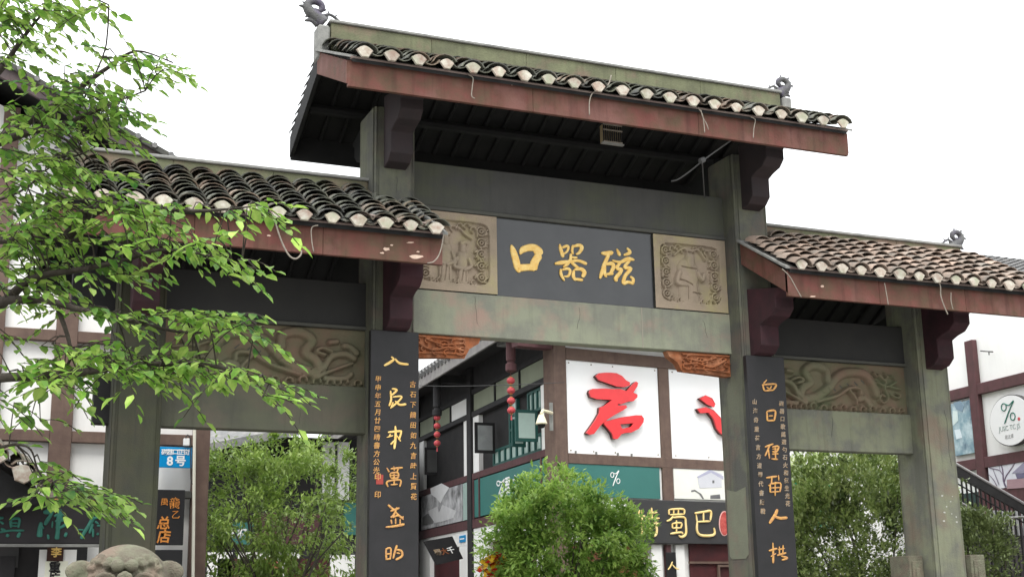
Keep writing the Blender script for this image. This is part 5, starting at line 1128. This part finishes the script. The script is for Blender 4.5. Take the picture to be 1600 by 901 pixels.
def shrub(name, label, cat, base, centre, rad, n_cl, per, L_, w, lm, stems, group=None, seed=1, cl_r=.22, droop=.35, hole=.0, tufts=None, upb=.3):
    rs = random.Random(seed); t = thing(name, label, cat, tuple(base), group)
    LV = Leaves(); tips = []
    for i in range(n_cl):
        v = rv(rs); q = rs.uniform(.35, 1)**.5*(1+.16*math.sin(v.x*5+seed)+.12*math.sin(v.z*7+v.y*5))
        v = Vector([math.copysign(abs(t_)**.82, t_) for t_ in v]); c = Vector((centre.x+v.x*rad[0]*q, centre.y+v.y*rad[1]*q, centre.z+v.z*rad[2]*q))
        if hole and math.sin(c.x*3.3+seed)+math.sin(c.z*4.1+seed*2)+math.sin(c.y*3.7) > hole: continue
        tips.append(c); cr = cl_r*rs.uniform(.7, 1.3)
        out = (c-centre); out = Vector((out.x/rad[0], out.y/rad[1], out.z/rad[2])).normalized()
        for j in range(per):
            o_ = rv(rs)*cr*rs.uniform(.2, 1); d = (rv(rs)*.8+out*.7+Vector((0, 0, upb))-Vector((0, 0, droop*rs.random()*2)))
            LV.leaf2(c+o_*Vector((1, 1, .7)).length/1.6, d, Vector((rs.uniform(-.4, .4), rs.uniform(-.4, .4), 1)), L_*rs.uniform(.7, 1.25), w*rs.uniform(.8, 1.2))
    for c, n_, rr_ in (tufts or []):
        for j in range(n_):
            d = rv(rs)+Vector((0, 0, .6)); LV.leaf2(c+rv(rs)*rr_*rs.random(), d, Vector((0, 0, 1)), L_, w)
    obj('crown', LV.V, LV.F, lm, t)
    g = G()
    for k in range(stems):
        e = rs.choice(tips); m_ = Vector(base).lerp(e, .5)+Vector((rs.uniform(-.2, .2), rs.uniform(-.2, .2), .1)); b0 = Vector(base)+Vector((rs.uniform(-.12, .12), rs.uniform(-.12, .12), 0))
        g.tube(smoothpath([b0, b0.lerp(m_, .5)+Vector((0, 0, .1)), m_, e], 4), [.045-.034*i/12 for i in range(13)], 6)
    g.make('branch', bark2, t, True)
    g = G(); g.tube([Vector(base), Vector(base)+Vector((.03, 0, .8))], [.09, .06], 8); g.make('trunk', bark2, t, True)
    return t
Yt = 5.6
cc = at(880, 850, Yt); ct = at(880, 742, Yt); cr_ = at(1006, 850, Yt); cb = Vector((cc.x, cc.y, 0))
shrub('clipped_tree', 'round bright green leafy tree in the middle opening before the black shop sign', 'tree', Vector((cc.x, cc.y, .9)), Vector((cc.x, cc.y, cc.z-.12)), (cr_.x-cc.x-.12, 1.35, ct.z-cc.z-.0), 1450, 19, .145, .062, leafb, 22, seed=2, cl_r=.20, hole=1.9)
pot = thing('planter', 'stone planter under the bright green tree in the middle opening', 'planter', tuple(cb)); lathe('bowl', cb, [(.35, 0), (.55, .3), (.62, .85), (.68, .9), (.68, .95), (.55, .95), (.5, .85)], lionm, pot)
Yl = 6.4
cc = at(428, 812, Yl); ct = at(428, 682, Yl); cr_ = at(552, 812, Yl); cb = Vector((cc.x, cc.y, 0))
shrub('loose_tree', 'olive green loose leafy tree in the left opening behind the gateway', 'tree', Vector((cc.x, cc.y, .9)), Vector((cc.x, cc.y, cc.z-.05)), (cr_.x-cc.x-.05, 1.3, ct.z-cc.z), 1150, 18, .13, .05, mat('olive_green_leaf', (.22, .36, .07), (.38, .50, .12), (.13, .18, .07), 6, .45, 0, trans=.28, spec=.45), 34, seed=5, cl_r=.20, hole=1.3,
      tufts=[(at(430, 684, Yl), 140, .28), (at(400, 700, Yl), 120, .3), (at(465, 700, Yl), 120, .3), (at(330, 735, Yl), 100, .25), (at(520, 735, Yl), 100, .22)])
pot = thing('planter', 'stone planter under the olive green loose tree in the left opening', 'planter', tuple(cb)); lathe('bowl', cb, [(.35, 0), (.55, .3), (.62, .85), (.68, .9), (.68, .95), (.55, .95), (.5, .85)], lionm, pot)
Yr = 4.2
cc = at(1345, 830, Yr); ct = at(1345, 708, Yr); cr_ = at(1500, 830, Yr)
shrub('evergreen_bush', 'dense dark glossy evergreen bush filling the right opening', 'bush', Vector((cc.x, cc.y, .3)), Vector((cc.x, cc.y, cc.z-.25)), (cr_.x-cc.x-.1, 1.5, ct.z-cc.z+.25), 2300, 18, .125, .066, leafd, 12, seed=8, cl_r=.22, hole=2.2, upb=.7, droop=.1,
      tufts=[(at(1250, 722, Yr), 60, .2), (at(1290, 712, Yr), 90, .25), (at(1370, 715, Yr), 90, .3), (at(1400, 735, Yr), 120, .3)])
cc = at(1535, 870, 1.6); ct = at(1525, 785, 1.6); cr_ = at(1578, 870, 1.6)
shrub('evergreen_bush', 'small pale-tipped bush beside the stair railing right of the outer pillar', 'bush', Vector((cc.x, cc.y, .3)), Vector((cc.x, cc.y, cc.z-.1)), (cr_.x-cc.x, .5, ct.z-cc.z+.0), 420, 18, .095, .05, leafc, 6, seed=4, cl_r=.15, hole=2.4, upb=.7, droop=.1, tufts=[(at(1507, 752, 1.6), 26, .10), (at(1512, 800, 1.6), 40, .15), (at(1560, 835, 1.6), 50, .18)])
def tag_(o): o['kind'] = 'stuff'
# flowers at the foot of the middle tree
fb_ = thing('flower_basket', 'red and yellow flower basket at the foot of the middle tree', 'flowers', tuple(at(772, 890, 6.0)))
LV = Leaves(); LV2 = Leaves(); rs = random.Random(3)
for k in range(150):
    p = at(rs.uniform(752, 795), rs.uniform(868, 910), 6.0+rs.uniform(-.2, .2)); (LV if rs.random() < .5 else LV2).leaf2(p, rv(rs)+Vector((0, -.5, .3)), rv(rs), .14, .10)
tag_(obj('red_petals', LV.V, LV.F, mat('red_petal', (.7, .03, .02), (.6, .02, .02), None, 4, .5, 0, trans=.2), fb_)); tag_(obj('yellow_petals', LV2.V, LV2.F, mat('yellow_petal', (.85, .55, .03), (.8, .5, .03), None, 4, .5, 0, trans=.2), fb_))
bx_ = at(772, 930, 6.0); lathe('basket', Vector((bx_.x, bx_.y, 0)), [(.2, 0), (.28, bx_.z*.5), (.36, bx_.z)], mat('wicker', (.2, .1, .04)), fb_)
rl = thing('red_lantern', 'small red hanging lantern seen through the lower branches of the loose tree', 'lantern', tuple(at(421, 888, 12)))
cl_ = at(422, 890, 12); lathe('lantern_body', cl_, [(.05, .30), (.16, .24), (.20, .05), (.18, -.12), (.08, -.24)], lant, rl); g = G(); g.tube([cl_+Vector((0, 0, .3)), cl_+Vector((0, 0, 1.2))], .012, 5); g.make('cord', cabled, rl)

# ------------------------------------------------------------------ the broad-leaved tree in the foreground
rs = random.Random(21)
trunk_base = Vector((atd(-330, 600, 9.5).x, atd(-330, 600, 9.5).y, 0))
bt = thing('broadleaf_tree', 'fresh green broad-leaved tree reaching in from the left over the roof', 'tree', tuple(trunk_base))
crotch = Vector((trunk_base.x, trunk_base.y, 2.6)); high = Vector((trunk_base.x+.15, trunk_base.y+.1, 4.6))
g = G(); g.tube(smoothpath([trunk_base, trunk_base+Vector((.05, 0, 1.3)), crotch, high, high+Vector((.1, .1, 1.8))], 4), [.17-.13*i/16 for i in range(17)], 9); g.make('trunk', bark, bt, True)
# limbs: (photo x, y, distance) control points
limbs = [
 [(-90, 500, 9.3), (-20, 474, 9.0), (60, 468, 8.8), (120, 482, 8.7), (200, 500, 8.6), (300, 520, 8.5), (400, 506, 8.4)],
 [(-80, 560, 9.3), (-20, 498, 9.1), (17, 462, 9.0), (43, 440, 9.0), (77, 428, 8.9), (120, 422, 8.9), (193, 407, 8.8), (250, 390, 8.7), (330, 400, 8.6), (400, 420, 8.5)],
 [(-80, 385, 9.6), (0, 376, 9.4), (90, 374, 9.3), (176, 377, 9.2), (250, 384, 9.1)],
 [(-80, 250, 9.8), (0, 222, 9.7), (50, 205, 9.6), (97, 196, 9.5), (143, 176, 9.5), (180, 160, 9.4), (227, 142, 9.4)],
 [(-80, 260, 10.1), (20, 205, 9.9), (90, 162, 9.9), (133, 131, 9.8), (167, 107, 9.8), (213, 80, 9.7), (270, 98, 9.6)],
 [(-90, 170, 10), (-10, 120, 9.9), (25, 75, 9.8), (55, 35, 9.8), (85, 5, 9.7)],
 [(-90, 600, 9.0), (0, 590, 8.7), (100, 585, 8.5), (210, 570, 8.4), (320, 570, 8.3), (400, 590, 8.2), (455, 615, 8.2)],
 [(-90, 700, 9.0), (-10, 699, 8.9), (25, 694, 8.9), (48, 702, 8.8), (60, 735, 8.8), (80, 765, 8.8)],
 [(90, 480, 8.8), (110, 560, 8.7), (60, 620, 8.8)],
 [(100, 374, 9.3), (150, 330, 9.2), (200, 320, 9.1), (300, 330, 9.0), (400, 322, 8.9)],
 [(-60, 330, 9.7), (30, 300, 9.6), (80, 260, 9.5), (130, 240, 9.4)],
 [(-90, -20, 9.8), (0, -25, 9.7), (60, -15, 9.7), (120, -10, 9.6)],
 [(120, 178, 9.5), (160, 90, 9.5), (168, 50, 9.5), (170, 8, 9.5)],
]
allpts = []
for li, Lb in enumerate(limbs):
    P = smoothpath([atd(x, y, D) for x, y, D in Lb], 5)
    start = crotch if Lb[0][1] > 450 else high
    if Lb[0][0] < 0: P = smoothpath([start, start.lerp(P[0], .6)+Vector((0, 0, .1)), P[0]], 4)[:-1]+P
    r0 = .045 if li not in (7, 8, 10, 12) else .018
    if li == 12: r0 = .008
    n = len(P); g = G(); g.tube(P, [max(.006, r0*(1-i/(n-1))**.8) for i in range(n)], 6); g.make('branch', bark, bt, True)
    allpts += P
# sprays: photo ellipses (cx, cy, rx, ry, distance, how many)
zones = [(95, 165, 95, 45, 9.5, 46), (60, 225, 70, 45, 9.5, 34), (150, 175, 70, 40, 9.4, 26), (232, 105, 50, 28, 9.6, 15), (265, 118, 28, 15, 9.6, 6), (215, 182, 22, 10, 9.4, 4), (185, 215, 28, 16, 9.4, 5),
         (110, 285, 100, 38, 9.2, 46), (50, 340, 60, 45, 9.2, 34), (170, 330, 85, 28, 9.0, 26), (290, 335, 90, 20, 8.8, 18), (390, 326, 38, 8, 8.8, 6), (355, 375, 26, 12, 8.7, 5), (230, 375, 90, 16, 8.8, 20), (330, 395, 60, 12, 8.6, 10), (390, 415, 22, 10, 8.5, 4),
         (60, 400, 75, 40, 9.1, 30), (140, 420, 60, 20, 8.9, 12), (200, 430, 50, 10, 8.9, 6), (30, 466, 45, 18, 9.0, 8), (95, 455, 30, 15, 9.0, 7), (180, 488, 60, 12, 8.6, 14), (280, 498, 70, 14, 8.6, 20), (370, 500, 50, 12, 8.4, 12), (420, 520, 18, 8, 8.4, 4),
         (50, 572, 60, 22, 8.7, 15), (110, 595, 60, 16, 8.6, 12), (190, 575, 90, 18, 8.5, 24), (290, 575, 80, 16, 8.4, 24), (380, 592, 50, 16, 8.3, 13), (440, 615, 30, 9, 8.2, 5), (250, 545, 90, 14, 8.6, 16), (140, 545, 60, 14, 8.6, 12),
         (25, 632, 30, 16, 8.8, 7), (78, 655, 16, 8, 8.8, 2), (60, 15, 60, 22, 9.7, 24), (120, 8, 25, 16, 9.6, 6), (30, 55, 28, 22, 9.8, 9), (50, 78, 14, 12, 9.7, 3), (15, 100, 16, 22, 9.8, 6), (165, 25, 12, 14, 9.5, 3), (140, 75, 10, 5, 9.5, 2), (100, 15, 36, 14, 9.7, 8), (10, 20, 28, 30, 9.8, 12),
         (35, 705, 30, 8, 8.9, 4), (75, 728, 14, 14, 8.8, 4), (115, 768, 45, 16, 8.8, 22), (175, 782, 28, 12, 8.8, 12), (95, 740, 50, 8, 8.8, 5), (10, 250, 30, 30, 9.5, 10), (130, 125, 50, 20, 9.7, 12), (10, 430, 26, 30, 9.2, 8), (12, 535, 20, 18, 8.9, 4)]
near = []; rest = Leaves(); tw = G(); leaves = []
for cx_, cy_, rx, ry, D, n_ in zones:
    for k in range(max(2, int(n_*(.78 if D > 9.05 else .84)))):
        a_ = rs.uniform(0, 6.283); q = math.sqrt(rs.random()); base = atd(cx_+rx*q*math.cos(a_)-(24 if cy_ > 300 else 15), cy_+ry*q*math.sin(a_)-3, D+rs.uniform(-.45, .45))
        bp_ = min(allpts, key=lambda p: (p-base).length_squared)
        if (bp_-base).length < .9 and rs.random() < .75: tw.tube([bp_, bp_.lerp(base, .5)+Vector((0, 0, .03)), base], [.006, .005, .0035], 4)
        dirn = (RT*rs.uniform(.3, 1.0)+FWD*rs.uniform(-.6, .6)+Vector((0, 0, rs.uniform(-.35, .3)))).normalized()
        if rs.random() < .2: dirn = -dirn
        m_ = rs.randint(4, 7); P = [base+dirn*(.045*j)-Vector((0, 0, .003*j*j)) for j in range(m_+1)]
        tw.tube(P, [.0035]*len(P), 3)
        for j, p in enumerate(P[:]):
            s_ = 1 if j % 2 else -1
            sd_ = dirn.cross(Vector((0, 0, 1))).normalized()*s_
            d = (dirn*.55+sd_*.75+Vector((0, 0, rs.uniform(-.75, -.02)))) if j < m_ else dirn-Vector((0, 0, .3))
            leaves.append((p, d.normalized(), Vector((rs.uniform(-.35, .35), rs.uniform(-.35, .35), 1)), rs.uniform(.060, .118), D, cx_+cy_))
tw.make('twig', bark, bt)['kind'] = 'stuff'
lm_ = Leaves(); lm_.leaf(Vector((0, 0, 0)), Vector((1, 0, 0)), Vector((0, 0, 1)), 1.0, .52)
leafmes = [meshd('leaf', lm_.V, lm_.F, leafa)]
for w_, tw_ in ((.64, .12), (.44, -.10), (.56, .2)):
    l2 = Leaves(); l2.leaf(Vector((0, 0, 0)), Vector((1, 0, 0)), Vector((0, 0, 1)), 1.0, w_)
    leafmes.append(meshd('leaf', [Vector((v.x, v.y+tw_*v.x*v.x*.5, v.z-abs(tw_)*v.x*v.x+.15*tw_*v.y)) for v in l2.V], l2.F, leafa))
idx = sorted(range(len(leaves)), key=lambda i: -leaves[i][3]/leaves[i][4])
pick = set(i for i in idx[:300])
for i, (p, d, up, L_, D, _) in enumerate(leaves):
    if i in pick:
        sd_ = d.cross(up).normalized(); nn = sd_.cross(d)
        M = Matrix(((d.x, -sd_.x, nn.x, p.x), (d.y, -sd_.y, nn.y, p.y), (d.z, -sd_.z, nn.z, p.z), (0, 0, 0, 1))) @ Matrix.Scale(L_, 4)
        inst('leaf', leafmes[i % 4], M, bt)
    else: rest.leaf(p, d, up, L_, L_*(.44+.24*((i*37 % 100)/100)))
o = obj('leaf', rest.V, rest.F, leafa, bt); o['kind'] = 'stuff'
print('leaves', len(leaves))

# ------------------------------------------------------------------ wear on the gate
def atX(px_, py_, X): d = ray(px_, py_); return CAM+d*((X-CAM.x)/d.x)
flakew = mat('chalky_chip', (.5, .5, .46), (.42, .42, .38))
flake = mat('bare_pale_undercoat', (.62, .48, .38), (.55, .38, .30), None, 20, .9, .2)
rs = random.Random(6)
def patch(name, poly, Y, m, d=.003):
    outline(name, [poly], lambda x, y: at(x, y, Y), m, gate, (0, -1, 0), d)
for (x0, y0, w_, h_) in ((650, 401, 24, 7), (641, 379, 12, 3), (604, 389, 14, 7), (612, 383, 5, 2.5), (420, 368, 8, 3), (597, 395, 8, 3), (653, 393, 6, 3), (1285, 447, 6, 4), (1270, 463, 10, 3), (800, 133, 4, 2)):
    n_ = 11; P = [(x0+w_*.5*math.cos(2*math.pi*i/n_)*rs.uniform(.55, 1.1), y0+h_*.5*math.sin(2*math.pi*i/n_)*rs.uniform(.55, 1.15)) for i in range(n_)]
    patch('paint_flake', P, -1.422 if y0 > 200 else -1.382, flake)
for (x0, y0, w_) in ((1472, 774, 5), (1485, 783, 3.5), (1479, 791, 3.5), (1476, 800, 5), (1487, 802, 4), (1494, 807, 4.5), (1475, 813, 5), (1495, 815, 5), (1488, 775, 2.5)):
    n_ = 9; P = [(x0+w_*.36*math.cos(2*math.pi*i/n_)*rs.uniform(.5, 1.2), y0+w_*.25*math.sin(2*math.pi*i/n_)*rs.uniform(.6, 1.3)) for i in range(n_)]
    patch('paint_chip', P, -.002, flakew)
XP = A-H-.0
outline('plaster_patch', [[(1136, 765), (1150, 768), (1165, 760), (1167, 800), (1169, 840), (1170, 866), (1166, 872), (1145, 873), (1141, 868), (1138, 820)]], lambda x, y: atX(x, y, XP-.001), mat('patched_plaster', (.20, .21, .15), (.17, .175, .13), (.22, .16, .13), 3, .9, .3), gate, (-1, 0, 0), .008)

# cast joints and hairline cracks of the concrete
jm = mat('dark_joint', (.07, .07, .06), (.05, .05, .045)); jl = mat('pale_joint_mortar', (.30, .28, .23), (.27, .25, .2))
x_ = at(1004, 520, .365).x; box('joint', (x_-.012, .362, 5.965), (x_+.008, .3665, 6.685), jl, gate)
rs = random.Random(12)
def crack(px_, py_, n_, dx_, dy_, Y, m=jm):
    P = []; x, y = px_, py_
    for i in range(n_): P.append((x, y)); x += dx_*rs.uniform(.2, 1.8)+rs.uniform(-1.5, 1.5); y += dy_*rs.uniform(.4, 1.5)
    w_ = .35; poly = [(a-w_*.5, b) for a, b in P]+[(a+w_*.6, b+.2) for a, b in P[::-1]]
    outline('crack', [poly], lambda x, y: at(x, y, Y), m, gate, (0, -1, 0), .002)
crack(742, 463, 9, .8, 6, .3655); crack(905, 480, 7, -.6, 7, .3655); crack(1098, 500, 6, 1.2, 6, .3655); crack(1300, 652, 6, .6, 7, .3655); crack(470, 612, 8, -.8, 7, .3655); crack(1475, 640, 12, .5, 8, -.002); crack(212, 640, 10, -.4, 8, -.002); crack(620, 275, 6, .5, 5, -.002)
